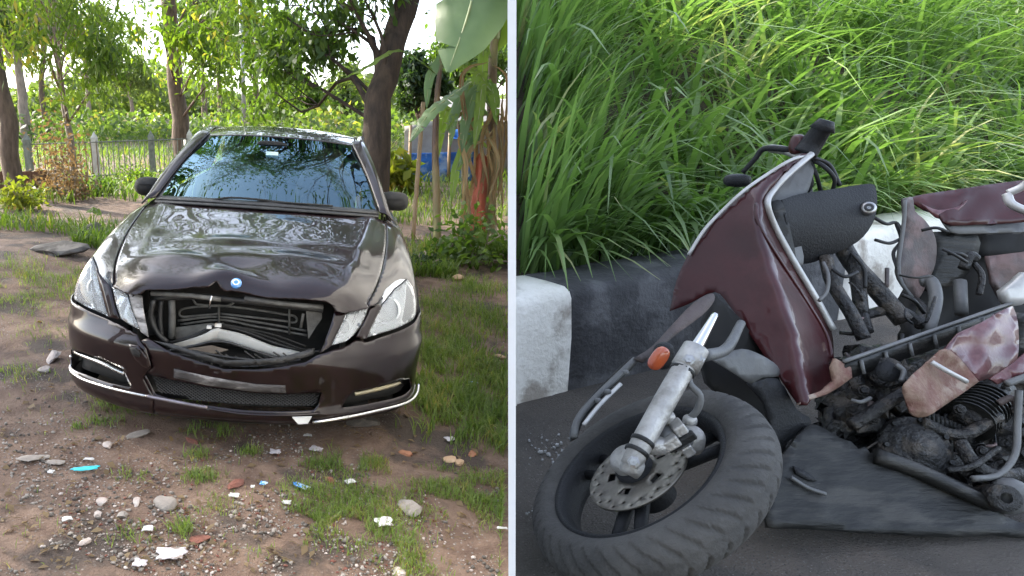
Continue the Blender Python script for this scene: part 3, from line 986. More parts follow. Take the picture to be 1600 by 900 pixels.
# ---------------- what shows through the missing grille
rad = empty('radiator', (0, 0, 0)); rad.parent = car
mb = MB(); mb.box((0, .40, .56), (1.05, .02, .52)); mb.build('radiator_core', M['matte_black'], rad)
def yline(pts, y): return [at_y(px, py, y) for px, py in pts]
coil = [[(345, 477), (300, 480), (283, 484), (280, 491), (286, 495), (300, 494), (345, 490)], [(345, 477), (400, 484), (450, 492), (460, 494), (464, 500), (458, 504), (440, 501), (345, 490)],
        [(278, 501), (340, 495), (400, 503), (480, 517)], [(282, 507), (345, 500), (400, 510), (480, 524)], [(300, 462), (304, 472), (312, 476), (350, 478), (365, 473), (372, 466), (420, 470), (470, 482)]]
for i, q in enumerate(coil): tube('coil_tube', yline(q, .33), .0062, M['dull_grey'], rad, 8, 24)
for px in (342, 452): tube('coil_clip', yline([(px, 480), (px, 522)], .32), .006, M['dull_grey'], rad, 6)
tube('bonnet_latch', yline([(331, 462), (329, 470), (327, 482)], .14), .005, M['chrome'], car, 6)
tube('lock_carrier', yline([(236, 466), (300, 463), (345, 466), (420, 474), (505, 484)], .22), .016, M['black_plastic'], car, 8, 16)
def quad_plate(name, pts, y, mat, parent, th=.006, ys=None):
    V = [at_y(px, py, (ys[i] if ys else y)) for i, (px, py) in enumerate(pts)]
    o = mesh(name, V, [tuple(range(len(V)))], mat, parent, False)
    return solid(o, th, 1)
# bent white crash beam
def beam(a, b, w, y0, y1):
    pass
ctl = [[(264, 533), (300, 528), (338, 512), (346, 514), (380, 522), (430, 541), (476, 549)],
       [(268, 540), (300, 538), (332, 527), (346, 527), (380, 537), (430, 552), (470, 556)],
       [(272, 539), (300, 538), (330, 530), (346, 530), (380, 541), (420, 557), (450, 562)]]
rows_ = [[at_y(px, py, .22 + (.06 if j == 2 else 0) - .05 * math.exp(-((px - 345) / 40) ** 2) * -1) for px, py in r] for j, r in enumerate(ctl)]
patch('crash_beam', rows_, M['primer_white'], car, 36, 6, .012)
tube('beam_edge', yline([(262, 537), (300, 526), (338, 510), (380, 517), (430, 536), (478, 549), (500, 549)], .19), .008, M['black_plastic'], car, 6, 20)
mb = MB(); 
quad_plate('crash_foam', [(275, 533), (272, 512), (330, 505), (342, 507), (335, 514), (300, 527)], .27, M['dull_grey'], car)
# side brackets
quad_plate('bracket', [(478, 485), (503, 482), (503, 498), (493, 512), (482, 530), (480, 510)], .24, M['dull_grey'], car, .02)
tube('bracket_stay', yline([(474, 490), (470, 512)], .24), .008, M['dull_grey'], car, 6)
tube('bracket_stay', yline([(268, 465), (269, 495), (268, 528)], .24), .018, M['dull_grey'], car, 8)
tube('bracket_stay', yline([(252, 470), (250, 500), (254, 535)], .22), .012, M['black_plastic'], car, 8, 10)
tube('hose', yline([(240, 468), (236, 495), (246, 520), (262, 535)], .20), .014, M['black_plastic'], car, 8, 12)
blob('horn', at_y(236, 505, .26), (.07, .08, .12), M['black_plastic'], car)
for q in ([(345, 508), (380, 514), (430, 530), (470, 545), (492, 546)], [(262, 535), (290, 530), (320, 520), (338, 508), (350, 505)], [(340, 505), (420, 521), (478, 541)]):
    tube('wiring', yline(q, .17), .0045, M['matte_black'], car, 6, 16)
mb = MB(); mb.box(at_y(341, 508, .16), (.03, .02, .014)); mb.box(at_y(327, 511, .16), (.022, .02, .012)); mb.build('connector', M['primer_white'], car)
# broken lower grille behind the bumper edge
mb = MB()
for q in ([(262, 548), (300, 541), (345, 533), (400, 549), (440, 562)], [(270, 552), (320, 560), (352, 570), (400, 572), (470, 562)], [(300, 548), (350, 557), (410, 564)]):
    mb.tube(yline(q, .12), .006, 6, 12)
for k in range(11):
    px = 292 + k * 15
    mb.tube(yline([(px, 545 + 12 * abs(math.sin(k))), (px + 16, 560 + (k % 3) * 3)], .13), .0045, 5)
    mb.tube(yline([(px + 8, 566 - (abs(px - 350) * .06)), (px + 8, 574 - (abs(px - 350) * .06))], .07), .007, 4)
mb.build('broken_grille', M['black_plastic'], car)
quad_plate('torn_liner', [(293, 545), (330, 540), (357, 547), (328, 554), (310, 552)], .20, pm('torn_liner', (.18, .14, .11), (.28, .24, .2), 14, .8), car)
panel('inner_tray', front, inv_front([(236, 534), (300, 560), (352, 575), (440, 571), (492, 556), (492, 546), (430, 562), (352, 566), (270, 540)]), M['black_plastic'], car, (), (.03, .015), inset=.02)
mb = MB(); mb.box((0, .30, .40), (1.1, .34, .02)); mb.box((-.50, .32, .56), (.02, .3, .4)); mb.box((.50, .32, .56), (.02, .3, .4)); mb.build('engine_bay_tray', M['matte_black'], car)
# lower intake mesh
cen = intuv.mean(0)
panel('intake_back', front, cen + (intuv - cen) * 1.04, M['matte_black'], car, (), (.05, .03), inset=.055)
mb = MB()
ulo, uhi = intuv[:, 0].min(), intuv[:, 0].max(); zlo, zhi = intuv[:, 1].min(), intuv[:, 1].max()
for fam in (1, -1):
    for k in range(-8, 60):
        a0 = ulo + k * .021
        pts = []
        for t in np.linspace(0, 1, 9):
            z = zlo + (zhi - zlo) * t; u = a0 + fam * (z - zlo) * 1.5
            pts.append((u, z))
        pts = np.array(pts)
        ins = pip(intuv, pts)
        run = [front(np.array([q[0]]), np.array([q[1]]), inset=.03)[0] for q, i_ in zip(pts, ins) if i_]
        if len(run) > 1: mb.tube([run[0], run[-1]], .0022, 4)
tag(mb.build('intake_mesh', M['black_plastic'], car), kind='stuff')
# number plate mount, scuffed grey
pl_ = inv_front([(272, 576), (330, 589), (400, 600), (446, 602), (447, 614), (400, 612), (330, 603), (272, 590)])
panel('plate_mount', front, pl_, pm('scuffed_plate', (.022, .019, .020), (.10, .095, .095), 11, .5, .2, 60, c3=(.26, .25, .25), s3=6, stretch=(.6, 1, 2.4)), car, (), (.025, .015), inset=-.004, th=.004)
# fog lamp recesses with bright bars
for uv, bar, bm_ in ((fogl, [(107, 549), (130, 558), (160, 570), (192, 585)], M['chrome']), (fogr, [(556, 617), (590, 610), (627, 599)], M['amber'])):
    cen = uv.mean(0)
    panel('fog_recess', front, cen + (uv - cen) * 1.1, M['matte_black'], car, (), (.04, .03), inset=.05)
    q = catmull([tuple(v) for v in inv_front(bar)], 16)
    pts = front(q[:, 0], q[:, 1], inset=.012)
    V, F = tube_geo(pts, .0095 if bm_ is M['chrome'] else .011, 10)
    mesh('fog_light', V, F, bm_, car)
# bright strips along the lower edge and the black valance under them
def edge_strip(name, pxs, r, mat, ins=-.006, n=30):
    q = catmull([tuple(v) for v in inv_front(pxs)], n)
    pts = front(q[:, 0], q[:, 1], inset=ins)
    return mesh(name, *tube_geo(pts, r, 10), mat, car)
edge_strip('chrome_strip', [(103, 556), (107, 572), (125, 589), (160, 602), (200, 612), (230, 618)], .007, M['chrome'])
edge_strip('lip_strip', [(231, 618), (270, 626), (325, 636)], .0085, M['bumper_trim'])
edge_strip('lip_strip', [(327, 638), (380, 646), (440, 648), (500, 645)], .007, M['paint'])
edge_strip('chrome_strip', [(488, 658), (530, 652), (570, 644), (610, 635), (640, 624), (652, 612), (657, 602)], .0085, M['chrome'], -.012)
quad_plate('loose_clip', [(457, 653), (487, 652), (481, 662), (466, 663)], -.005, M['primer_white'], car, .012)
us = np.linspace(U0, U1, 60)
g = np.array([front(us, np.full(60, .185), inset=.004), front(us, np.full(60, .15), inset=.02), front(us, np.full(60, .125), inset=.06)])
grid_mesh('valance', g, M['black_plastic'], car, .005)
mb = MB(); mb.box((.0, 1.3, .20), (1.3, 2.2, .03)); mb.box((0, 3.4, .2), (1.2, 2.0, .04)); mb.build('underbody', M['matte_black'], car)
# wheels
for (wx, wy) in ((-.79, .845), (.79, .845), (-.79, 3.72), (.79, 3.72)):
    s = np.sign(wx)
    w = lathe([(.20, -.10), (.285, -.115), (.325, -.10), (.333, -.06), (.333, .06), (.325, .10), (.285, .115), (.20, .10), (.20, -.10)], (wx, wy, .333), (s, 0, 0), 40, 'wheel', M['rubber'], car)
    lathe([(.005, .07), (.05, .075), (.07, .06), (.19, .085), (.205, .10), (.215, .06), (.2, -.09)], (wx, wy, .333), (s, 0, 0), 30, 'rim', M['steel'], w)
# ------------------------------------------------------------------ vegetation kit
def unit(a): return a / (np.linalg.norm(a, axis=-1, keepdims=True) + 1e-9)
def leaf_geo(pos, length, width, rs, droop=.5, updir=None):
    """many leaves: rhombus quads with a fold; returns V, F"""
    n = len(pos)
    d = unit(rs.normal(size=(n, 3)) + np.array([0, 0, -droop]))
    if updir is not None: d = unit(d + updir)
    s = unit(np.cross(d, rs.normal(size=(n, 3))))
    u = np.cross(s, d)
    L = (length * rs.uniform(.6, 1.25, n))[:, None]; W = (width * rs.uniform(.7, 1.2, n))[:, None]
    V = np.stack([pos, pos + d * L * .45 + s * W * .5 + u * W * .12, pos + d * L - np.array([0, 0, .12]) * L, pos + d * L * .45 - s * W * .5 + u * W * .12], 1)
    F = np.arange(n * 4).reshape(n, 4)
    return V.reshape(-1, 3), F
def blades_geo(base, height, width, lean, rs, segs=4, arch=1.0, face=None):
    """arching grass blades. base (n,3); height, width (n,); lean (n,) fraction of height"""
    n = len(base)
    a = rs.uniform(0, 2 * PI, n)
    dirv = np.stack([np.cos(a), np.sin(a), np.zeros(n)], 1)
    if face is not None: dirv = unit(dirv + face)
    side = np.stack([-dirv[:, 1], dirv[:, 0], np.zeros(n)], 1)
    side = unit(side + .35 * rs.normal(size=(n, 3)) * np.array([1, 1, .2]))
    rows = []
    for k in range(segs + 1):
        t = k / segs
        z = height * (t - arch * .55 * lean * t ** 2.6)
        o = height * lean * (.25 * t + .75 * t * t)
        w = width * (1 - t ** 2.2) * (.55 + .45 * min(1, t * 4)) if k < segs else width * .04
        c = base + dirv * o[:, None] + np.array([0, 0, 1.0]) * z[:, None]
        rows.append(c - side * (w / 2)[:, None]); rows.append(c + side * (w / 2)[:, None])
    V = np.stack(rows, 1)                       # n, 2(segs+1), 3
    m = 2 * (segs + 1)
    q = []
    for k in range(segs): q.append(np.array([2 * k, 2 * k + 1, 2 * k + 3, 2 * k + 2]))
    F = (np.arange(n)[:, None, None] * m + np.array(q)[None]).reshape(-1, 4)
    return V.reshape(-1, 3), F
M['leaf_bright'] = leaf_mat('leaf_bright', (.045, .085, .016), (.12, .17, .028), .45, .45, .6, (.20, .17, .04))
M['leaf_mid'] = leaf_mat('leaf_mid', (.030, .062, .015), (.075, .12, .025), .4, .45, .6)
M['leaf_dark'] = leaf_mat('leaf_dark', (.014, .032, .012), (.035, .065, .02), .25, .45, 1.0)
M['leaf_yellow'] = leaf_mat('leaf_yellow', (.08, .11, .02), (.19, .19, .035), .5, .45, .8, (.28, .17, .04))
M['leaf_dry'] = leaf_mat('leaf_dry', (.10, .072, .04), (.20, .15, .085), .3, .7, 1.0, tint=(1, .8, .5))
M['leaf_far'] = leaf_mat('leaf_far', (.06, .095, .035), (.12, .155, .055), .4, .6, .3)  # far haze put into the leaf colour as a paler green
M['grass_near'] = leaf_mat('grass_near', (.068, .115, .028), (.165, .215, .062), .35, .5, 4.0, (.26, .21, .09))
M['grass_field'] = leaf_mat('grass_field', (.045, .085, .018), (.11, .155, .036), .4, .5, .7, (.2, .19, .06))
M['grass_tall'] = leaf_mat('grass_tall', (.066, .122, .036), (.175, .250, .090), .30, .40, 1.6, (.30, .30, .15), tint=(1.0, 1.25, .5))
M['scrub'] = leaf_mat('scrub', (.028, .055, .018), (.10, .145, .042), .4, .5, .35, (.2, .18, .06))

def limb(a, b, rs, sag=.12, n=7):
    a, b = np.asarray(a, float), np.asarray(b, float)
    L = np.linalg.norm(b - a)
    m1 = a + (b - a) * .35 + rs.normal(size=3) * L * .08 + np.array([0, 0, L * sag])
    m2 = a + (b - a) * .7 + rs.normal(size=3) * L * .08 + np.array([0, 0, L * sag * .6])
    return catmull([a, m1, m2, b], n)
def tree(name, trunk, rad, clumps, leaf, leafmat, barkmat, label, cat='tree', group=None, seed=1, droop=.6, seg=10, twigs=3, wide=.45, tn=14):
    """trunk: points; clumps: (centre, radius, leaves). Limbs run from the trunk to each clump"""
    rs = np.random.default_rng(seed)
    trunk = [np.asarray(p, float) for p in trunk]
    base = trunk[0].copy()
    root = empty(name, tuple(base), label, cat, group)
    path = catmull(trunk, tn)
    jit = rs.normal(size=path.shape) * np.array([1, 1, .2]) * np.mean(rad) * .12; jit[0] = 0
    path = path + jit
    mesh('trunk', np.array(tube_geo(path - base, rad, seg)[0]), tube_geo(path - base, rad, seg)[1], barkmat, root)
    mb = MB(); LV, LF, k = [], [], 0
    for (c, r, nl) in clumps:
        c = np.asarray(c, float); r = np.broadcast_to(np.asarray(r, float), (3,))
        h = np.clip((c[2] - base[2]) * .62 + base[2], base[2], path[-1][2])
        i = int(np.argmin(np.abs(path[:, 2] - h)))
        lr = min(.045, np.interp(i / len(path), np.linspace(0, 1, len(rad)), rad) * .4)
        main = limb(path[i], c, rs)
        mb.tube(main - base, [lr, lr * .5, lr * .25], 6)
        ends = [c]
        for q in range(twigs):
            e = c + rs.normal(size=3) * r * .55
            ends.append(e)
            mb.tube(limb(main[4], e, rs, .05, 5) - base, [lr * .3, lr * .08], 5)
            for qq in range(2):
                e2 = e + rs.normal(size=3) * r * .4
                mb.tube(limb(e, e2, rs, .0, 3) - base, [lr * .1, lr * .05], 4)
                ends.append(e2)
        ends = np.array(ends)
        # leaves hang in tufts round the twig ends
        tuft = ends[rs.integers(0, len(ends), nl)] + rs.normal(size=(nl, 3)) * r * .30
        lsz = leaf * rs.uniform(.6, 1.45)
        V, F = leaf_geo(tuft - base, lsz, lsz * wide, rs, droop)
        LV.append(V); LF.append(F + k); k += len(V)
    if clumps:
        tag(mb.build('limbs', barkmat, root, True), kind='stuff')
        o = mesh('crown', np.concatenate(LV), np.concatenate(LF), leafmat, root, False)
        tag(o, kind='stuff')
    return root
def crown_at(px, py, d, r, n, count, spread, rs):
    c = P(px, py, d)
    return [(c + rs.normal(size=3) * np.asarray(spread), r, count) for _ in range(n)]
def gpt(px, py): return ground_at(px, py)

rs0 = np.random.default_rng(21)
# --- left roadside trees
b = gpt(28, 316)
tree('roadside_tree', [b - [0, 0, .1], b + [-.05, .0, 1.5], b + [-.20, 0, 3.4], b + [-.35, .1, 6.0], b + [-.3, .2, 8.5]], [.155, .135, .13, .12, .08],
     [(b + [-1.5 + rs0.normal() * 1.2, rs0.normal() * 1.3 - .5, 6.9 + rs0.normal() * .8], .9, 420) for _ in range(14)], .17, M['leaf_mid'], M['bark'],
     'straight bare tree trunk standing at the left edge of the dirt lot', group='trees round the dirt lot', seed=3)
b = gpt(120, 306)
t2 = b
cl = [(P(px, py, d), r, n) for px, py, d, r, n in ((88, 25, 9.5, .5, 380), (120, 70, 9.8, .55, 420), (150, 20, 10, .6, 420), (175, 95, 10, .35, 220), (140, 120, 10.4, .45, 320), (95, -40, 9.8, .8, 500), (180, -50, 10.2, .8, 500))]
cl += [(b + [rs0.normal() * 1.2, rs0.normal() * 1.2, 4.6 + rs0.normal() * .6], .7, 380) for _ in range(7)]
tree('young_tree', [b - [0, 0, .1], b + [-.02, 0, 1.0], b + [-.12, .05, 2.2], b + [-.10, .1, 4.6]], [.075, .06, .05, .03], cl, .15, M['leaf_bright'], M['bark_grey'],
     'slim leafy tree with drooping bright leaves behind the dry vines', group='trees round the dirt lot', seed=4, droop=1.4, wide=.30)
b = P(285, 240, 19.0); b[2] = float(ground_z(b[0], b[1]))
cl = [(P(px, py, d), r, n) for px, py, d, r, n in ((245, 20, 16, .7, 240), (320, 60, 16, .9, 460), (350, 110, 17, .8, 420), (360, 30, 15, .9, 460), (410, 70, 15, .9, 460), (330, -40, 17, 1.2, 520), (260, -60, 17, 1.2, 520), (400, -30, 16, 1.2, 520))]
cl += [(b + [rs0.normal() * 2.4, rs0.normal() * 2 - 1, 9.5 + rs0.normal() * 1.8], 1.3, 420) for _ in range(16)]
tree('roadside_tree', [b - [0, 0, .2], b + [-.05, 0, 2.2], b + [-.14, 0, 4.4], b + [-.2, .2, 9.0]], [.26, .22, .20, .10], cl, .20, M['leaf_bright'], M['bark'],
     'tall reddish tree trunk rising by the railing behind the car', group='trees round the dirt lot', seed=5, droop=1.0, wide=.36)
# --- big leaning tree behind the car
b = P(582, 262, 9.2); b[2] = float(ground_z(b[0], b[1])) - .05
p1, p2, p3 = P(590, 170, 9.2), P(612, 90, 9.2), P(636, 0, 9.2)
p4 = p3 + [.5, .1, 1.6]
cl = [(P(px, py, d), r, n) for px, py, d, r, n in ((520, 30, 9.5, .5, 420), (470, 60, 10, .55, 460), (440, 20, 10, .55, 420), (490, 80, 10, .35, 160), (440, 110, 10.5, .38, 200), (415, 130, 11, .35, 180), (560, -20, 9, .7, 420), (530, -60, 8.5, .8, 480))]
cl += [(np.array([-.2 + rs0.normal() * 1.3, 8.2 + rs0.normal() * .5, 5.6 + rs0.normal() * .5]), .6, 420) for _ in range(7)]
cl += [(np.array([1.6 + rs0.normal() * 1.4, 9.5 + rs0.normal() * 1.4, 7.2 + rs0.normal() * .8]), .9, 380) for _ in range(6)]
cl += [(np.array([rs0.uniform(-3.2, 2.0), rs0.uniform(9, 13), rs0.uniform(6.2, 10)]), .8, 360) for _ in range(20)]
tree('leaning_tree', [b, p1, p2, p3, p4], [.25, .185, .17, .175, .13], cl, .14, M['leaf_mid'], M['bark_dark'],
     'thick dark tree trunk leaning right behind the car roof', group='trees round the dirt lot', seed=6, droop=.9, wide=.38, seg=14)
for pts in ([(607, 45), (575, 42), (548, 38), (530, 22)], [(604, 50), (570, 62), (550, 70), (535, 62)]):
    pass
# --- farther trees
far = [  # px, py base, depth, trunk height, trunk radius, crown radius, leaf material, label
    (36, 170, 30, 5.0, .28, 2.2, 'leaf_mid', 'grey forked tree far behind the left trunk'),
    (75, 190, 34, 5.0, .2, 2.4, 'leaf_yellow', 'yellow green tree beyond the dry vines'),
    (140, 185, 48, 5.0, .2, 3.0, 'leaf_far', 'pale far tree above the railing post'),
    (205, 185, 55, 3.0, .2, 2.4, 'leaf_far', 'hazy round tree far beyond the railing'),
    (320, 190, 42, 5.0, .22, 2.6, 'leaf_mid', 'dark stemmed tree right of the reddish trunk'),
    (398, 195, 30, 3.8, .2, 1.9, 'leaf_bright', 'bright green tree behind the grey lamp post'),
    (345, 190, 50, 5.5, .22, 3.2, 'leaf_far', 'far tree above the left half of the car roof'),
    (470, 192, 38, 1.6, .18, 1.4, 'leaf_bright', 'low bushy tree above the right half of the car roof'),
    (535, 195, 46, 1.6, .18, 1.5, 'leaf_far', 'low pale tree left of the leaning trunk'),
    (655, 215, 21, 2.2, .12, .85, 'leaf_dark', 'small dark round tree beside the blue hut'),
    (715, 190, 30, 3.0, .15, 1.6, 'leaf_mid', 'green tree behind the blue hut roof'),
    (770, 190, 26, 3.0, .15, 1.8, 'leaf_mid', 'green tree behind the banana plants'),
]
for i, (px, py, d, th, tr, cr, lm, lab) in enumerate(far):
    b = P(px, py, d); b[2] = float(ground_z(b[0], b[1]))
    rs = np.random.default_rng(100 + i)
    dense = 1.7 if lm == 'leaf_dark' else 1.0
    cl = []
    for k in range(10):
        v = unit(rs.normal(size=3)) * rs.uniform(.35, 1.0) * cr
        cl.append((b + [0, 0, th + cr * .45] + v * [1, 1, .75], cr * .42, int(330 * dense)))
    tree('far_tree', [b - [0, 0, .2], b + [rs.normal() * .1, 0, th * .5], b + [rs.normal() * .2, 0, th + cr * .4]], [tr, tr * .75, tr * .45], cl, .13 + d * .0045, M[lm], M['bark_grey'] if i in (0, 2, 3) else M['bark'],
         lab, group='trees far behind the lot', seed=200 + i, seg=8, twigs=2, wide=.55)
# the wood at the far side of the field, one mass
rs = np.random.default_rng(400)
n = 26000
wx = rs.uniform(-48, 30, n); wy = rs.uniform(62, 84, n)
top_ = 1.2 + 3.4 * hash_noise(wx, wx * 0, 6, 80) + 1.6 * hash_noise(wx, wx * 0, 2.0, 81)
wz = ground_z(wx, wy) + top_ * rs.uniform(0, 1, n) ** .8
V, F = leaf_geo(np.stack([wx, wy, wz], 1), .75, .5, rs, .2)
tag(mesh('far_wood', V, F, M['leaf_far'], None, False), 'pale line of far trees and bushes across the field', 'trees', kind='stuff')
n = 9000
wx = rs.uniform(-22, 12, n); wy = rs.uniform(30, 40, n)
wz = ground_z(wx, wy) + (.4 + 1.5 * hash_noise(wx, wy, 2.2, 82) ** 1.5) * rs.uniform(0, 1, n)
V, F = leaf_geo(np.stack([wx, wy, wz], 1), .34, .2, rs, .0)
tag(mesh('field_scrub', V, F, M['scrub'], None, False), 'bright green scrub growing over the field behind the railing', 'scrub', kind='stuff')
# trees standing behind the viewer and to the left: they shade the lot and show in the bonnet and glass
for i, (x, y, h, cr) in enumerate(((-7.6, 6.5, 4.6, 2.5), (-9.0, 11.5, 5.2, 2.8), (-5.2, 1.5, 5.0, 2.0), (-4.5, -6.5, 2.2, 2.6), (-.6, -7.5, 2.0, 2.8), (-8.5, -3.5, 2.2, 2.6))):
    b = np.array([x, y, float(ground_z(x, y))])
    rs = np.random.default_rng(300 + i)
    cl = []
    for k in range(15):
        v = unit(rs.normal(size=3)) * rs.uniform(.3, 1.0) * cr
        cl.append((b + [0, 0, h + cr * .5] + v * [1, 1, .7], cr * .42, 380))
    tree('shade_tree', [b - [0, 0, .2], b + [.1, 0, h * .5], b + [.2, 0, h + cr * .5]], [.24, .19, .10], cl, .17, M['leaf_mid'], M['bark'],
         ['broad shade tree left of the car, beyond the picture', 'broad shade tree farther back left of the lot', 'shade tree beside the viewer on the left', 'broad low tree behind the viewer, nearest the shade tree', 'broad low tree straight behind the viewer', 'broad low tree behind the viewer, farthest left'][i], group='shade trees beside the lot', seed=320 + i, seg=10)

# --- shrubs along the railing and in the field
def shrub(px, py, d, r, n, lm, label, seed, leaf=.10, flat=.7, cat='shrub', group='shrubs round the lot'):
    b = P(px, py, d) if d else gpt(px, py)
    b[2] = float(ground_z(b[0], b[1]))
    rs = np.random.default_rng(seed)
    root = empty('shrub', tuple(b), label, cat, group)
    mb = MB()
    for k in range(7):
        e = unit(rs.normal(size=3) * [1, 1, .4] + [0, 0, .9]) * r * 1.1
        mb.tube(limb((0, 0, 0), e, rs, .1, 5), [.02, .006], 5)
    tag(mb.build('stems', M['bark_grey'], root, True), kind='stuff')
    v = unit(rs.normal(size=(n, 3))) * (rs.uniform(.1, 1, (n, 1)) ** .5) * r * (1 + .35 * np.sin(rs.integers(0, 7, (n, 1))))
    v[:, 2] = np.abs(v[:, 2]) * flat + .05
    V, F = leaf_geo(v, leaf, leaf * .5, rs, .1)
    tag(mesh('foliage', V, F, M[lm], root, False), kind='stuff')
shrub(262, 215, 13.5, .30, 520, 'leaf_yellow', 'small yellow green shrub hanging over the railing', 1, .13)
shrub(20, 225, 9.5, .34, 420, 'leaf_yellow', 'yellow leafed creeper wrapped round the left trunk', 2, .11, 1.2)
shrub(88, 200, 11.5, .50, 760, 'leaf_dry', 'dry brown creeper tangle beside the slim tree', 3, .10, 2.8)
shrub(105, 255, 11.0, .36, 420, 'leaf_dry', 'dry brown twiggy bush at the foot of the slim tree', 4, .09, 1.6)
shrub(150, 262, 12.5, .42, 620, 'leaf_mid', 'green weedy bush behind the slim tree foot', 5, .09)
shrub(60, 262, 12.0, .40, 520, 'leaf_dry', 'withered bush in front of the low rusty wall', 6, .09)
shrub(215, 250, 15.5, .5, 700, 'leaf_bright', 'bright weeds heaped against the railing', 7, .10)
shrub(610, 215, 14, .5, 600, 'leaf_yellow', 'light green palm like bush right of the leaning trunk', 8, .35, 1.6)
shrub(706, 405, 0, .30, 620, 'leaf_mid', 'low green weeds below the banana stems', 9, .09, .5)
shrub(768, 398, 0, .34, 700, 'leaf_mid', 'low green weeds against the partition under the red sheath', 10, .09, .5)
shrub(665, 420, 0, .22, 360, 'leaf_dark', 'small dark weed clump beside the right fender', 11, .07, .5)
shrub(745, 300, 7.6, .5, 520, 'leaf_mid', 'leafy undergrowth between the banana stems', 12, .12, 1.1)

# --- railing
M['rail_paint'] = pm('rail_paint', (.22, .24, .20), (.12, .13, .11), 9, .7)
M['post_white'] = pm('post_white', (.58, .57, .53), (.42, .41, .37), 6, .8, .2, 40)
def rail_pt(px): 
    f = (px - 40) / 260
    p = P(px, 250, 14.5 + 3.0 * f)
    p[2] = float(ground_z(p[0], p[1]))
    return p
ra, rb = rail_pt(40), rail_pt(300)
railing = empty('railing', tuple(ra), 'green and white iron bar railing at the back of the lot', 'railing')
RL = np.linalg.norm((rb - ra)[:2]); rd = (rb - ra) / np.linalg.norm(rb - ra)
def rl(s, z): 
    p = ra + rd * s
    return np.array([p[0], p[1], float(ground_base(p[0], p[1])) + .3 * 0 + z]) - ra + np.array([0, 0, ra[2] - float(ground_base(ra[0], ra[1])) + (rb - ra)[2] * s / RL * .0])
zoff = 0
barm = bpy.data.meshes.new('bar')
V_, F_ = tube_geo([(0, 0, 0), (0, 0, .92)], .011, 6)
barm.from_pydata([tuple(v) for v in V_], [], F_); barm.materials.append(M['rail_paint'])
nb = int(RL / .135)
barm2 = barm.copy(); barm2.materials[0] = pm('rail_rust', (.20, .115, .07), (.12, .07, .045), 9, .85)
for k in range(nb):
    o = bpy.data.objects.new('bar', barm2 if k < nb * .4 and k % 7 else barm); COL.objects.link(o); o.parent = railing
    p = (rb - ra) * (k / nb); o.location = (p[0], p[1], p[2] + .06)
for z in (.18, .95):
    tube('rail', [(0, 0, z), tuple((rb - ra) + [0, 0, z])], .016, M['rail_paint'], railing, 6)
for px in (45, 150, 238, 298):
    p = rail_pt(px) - ra
    mb = MB(); w = .065
    mb.hexa([(p[0] - w, p[1] - w, p[2] - .1), (p[0] + w, p[1] - w, p[2] - .1), (p[0] + w, p[1] + w, p[2] - .1), (p[0] - w, p[1] + w, p[2] - .1),
             (p[0] - w, p[1] - w, p[2] + 1.05), (p[0] + w, p[1] - w, p[2] + 1.05), (p[0] + w, p[1] + w, p[2] + 1.05), (p[0] - w, p[1] + w, p[2] + 1.05)])
    mb.add([(p[0] - w, p[1] - w, p[2] + 1.052), (p[0] + w, p[1] - w, p[2] + 1.052), (p[0] + w, p[1] + w, p[2] + 1.052), (p[0] - w, p[1] + w, p[2] + 1.052), (p[0], p[1], p[2] + 1.2)], [(0, 1, 4), (1, 2, 4), (2, 3, 4), (3, 0, 4), (3, 2, 1, 0)])
    mb.build('fence_post', M['post_white'] if px in (150, 298) else M['rail_paint'], railing)
# low rusty wall at the left
M['rusty'] = pm('rusty', (.11, .055, .035), (.20, .11, .07), 8, .9, .5, 40)
a, c = P(-60, 282, 11.6), P(92, 278, 12.2)
lw = empty('low_wall', tuple(a), 'low rust brown wall behind the left trunk', 'wall')
mb = MB(); dv = c - a
for k in range(7):
    p, q = dv * (k / 7), dv * ((k + .97) / 7)
    m_ = MB(); m_.hexa([(p[0], p[1], -.5), (q[0], q[1], -.5), (q[0], q[1] + .15, -.5), (p[0], p[1] + .15, -.5), (p[0], p[1], .12), (q[0], q[1], .12 + .01 * (k % 3)), (q[0], q[1] + .15, .12), (p[0], p[1] + .15, .12)])
    m_.build('coping_stone', M['rusty'], lw)
# grey lamp post, warning post and stump
M['galv'] = pm('galvanised', (.36, .38, .38), (.28, .30, .30), 10, .5, metal=.4)
p = P(382, 196, 24); p[2] = float(ground_z(p[0], p[1]))
lp = empty('lamp_post', tuple(p), 'thin grey lamp post behind the car roof', 'lamp post')
tube('pole', [(0, 0, -.2), (0, 0, 7.0)], [.085, .06], M['galv'], lp, 10)
tube('lamp_arm', [(0, 0, 7.0), (.3, -.3, 7.4), (1.2, -.8, 7.5)], .035, M['galv'], lp, 8, 8)
mb = MB(); mb.box((1.4, -.9, 7.48), (.6, .22, .10)); bevel(mb.build('lamp_head', M['galv'], lp), .03)
p = P(292, 246, 17.6); p[2] = float(ground_z(p[0], p[1]))
M['red_paint'] = pm('red_paint', (.55, .07, .05), (.4, .05, .04), 8, .6)
mk = empty('marker_post', tuple(p), 'small red and white marker post by the reddish trunk', 'post')
tube('post', [(0, 0, -.1), (0, 0, .95)], .06, M['post_white'], mk, 10)
lathe([(.066, .25), (.068, .28), (.068, .72), (.066, .75)], (0, 0, 0), (0, 0, 1), 12, 'red_band', M['red_paint'], mk)
p = P(397, 198, 26); p[2] = float(ground_z(p[0], p[1]))
sg = empty('dark_pillar', tuple(p), 'short dark pillar right of the grey lamp post', 'post')
mb = MB(); mb.box((0, 0, .75), (.34, .34, 2.1)); bevel(mb.build('pillar_body', M['bark_dark'], sg), .04)
mb = MB(); mb.box((0, 0, 1.84), (.42, .42, .08)); bevel(mb.build('pillar_cap', M['bark_dark'], sg), .02)

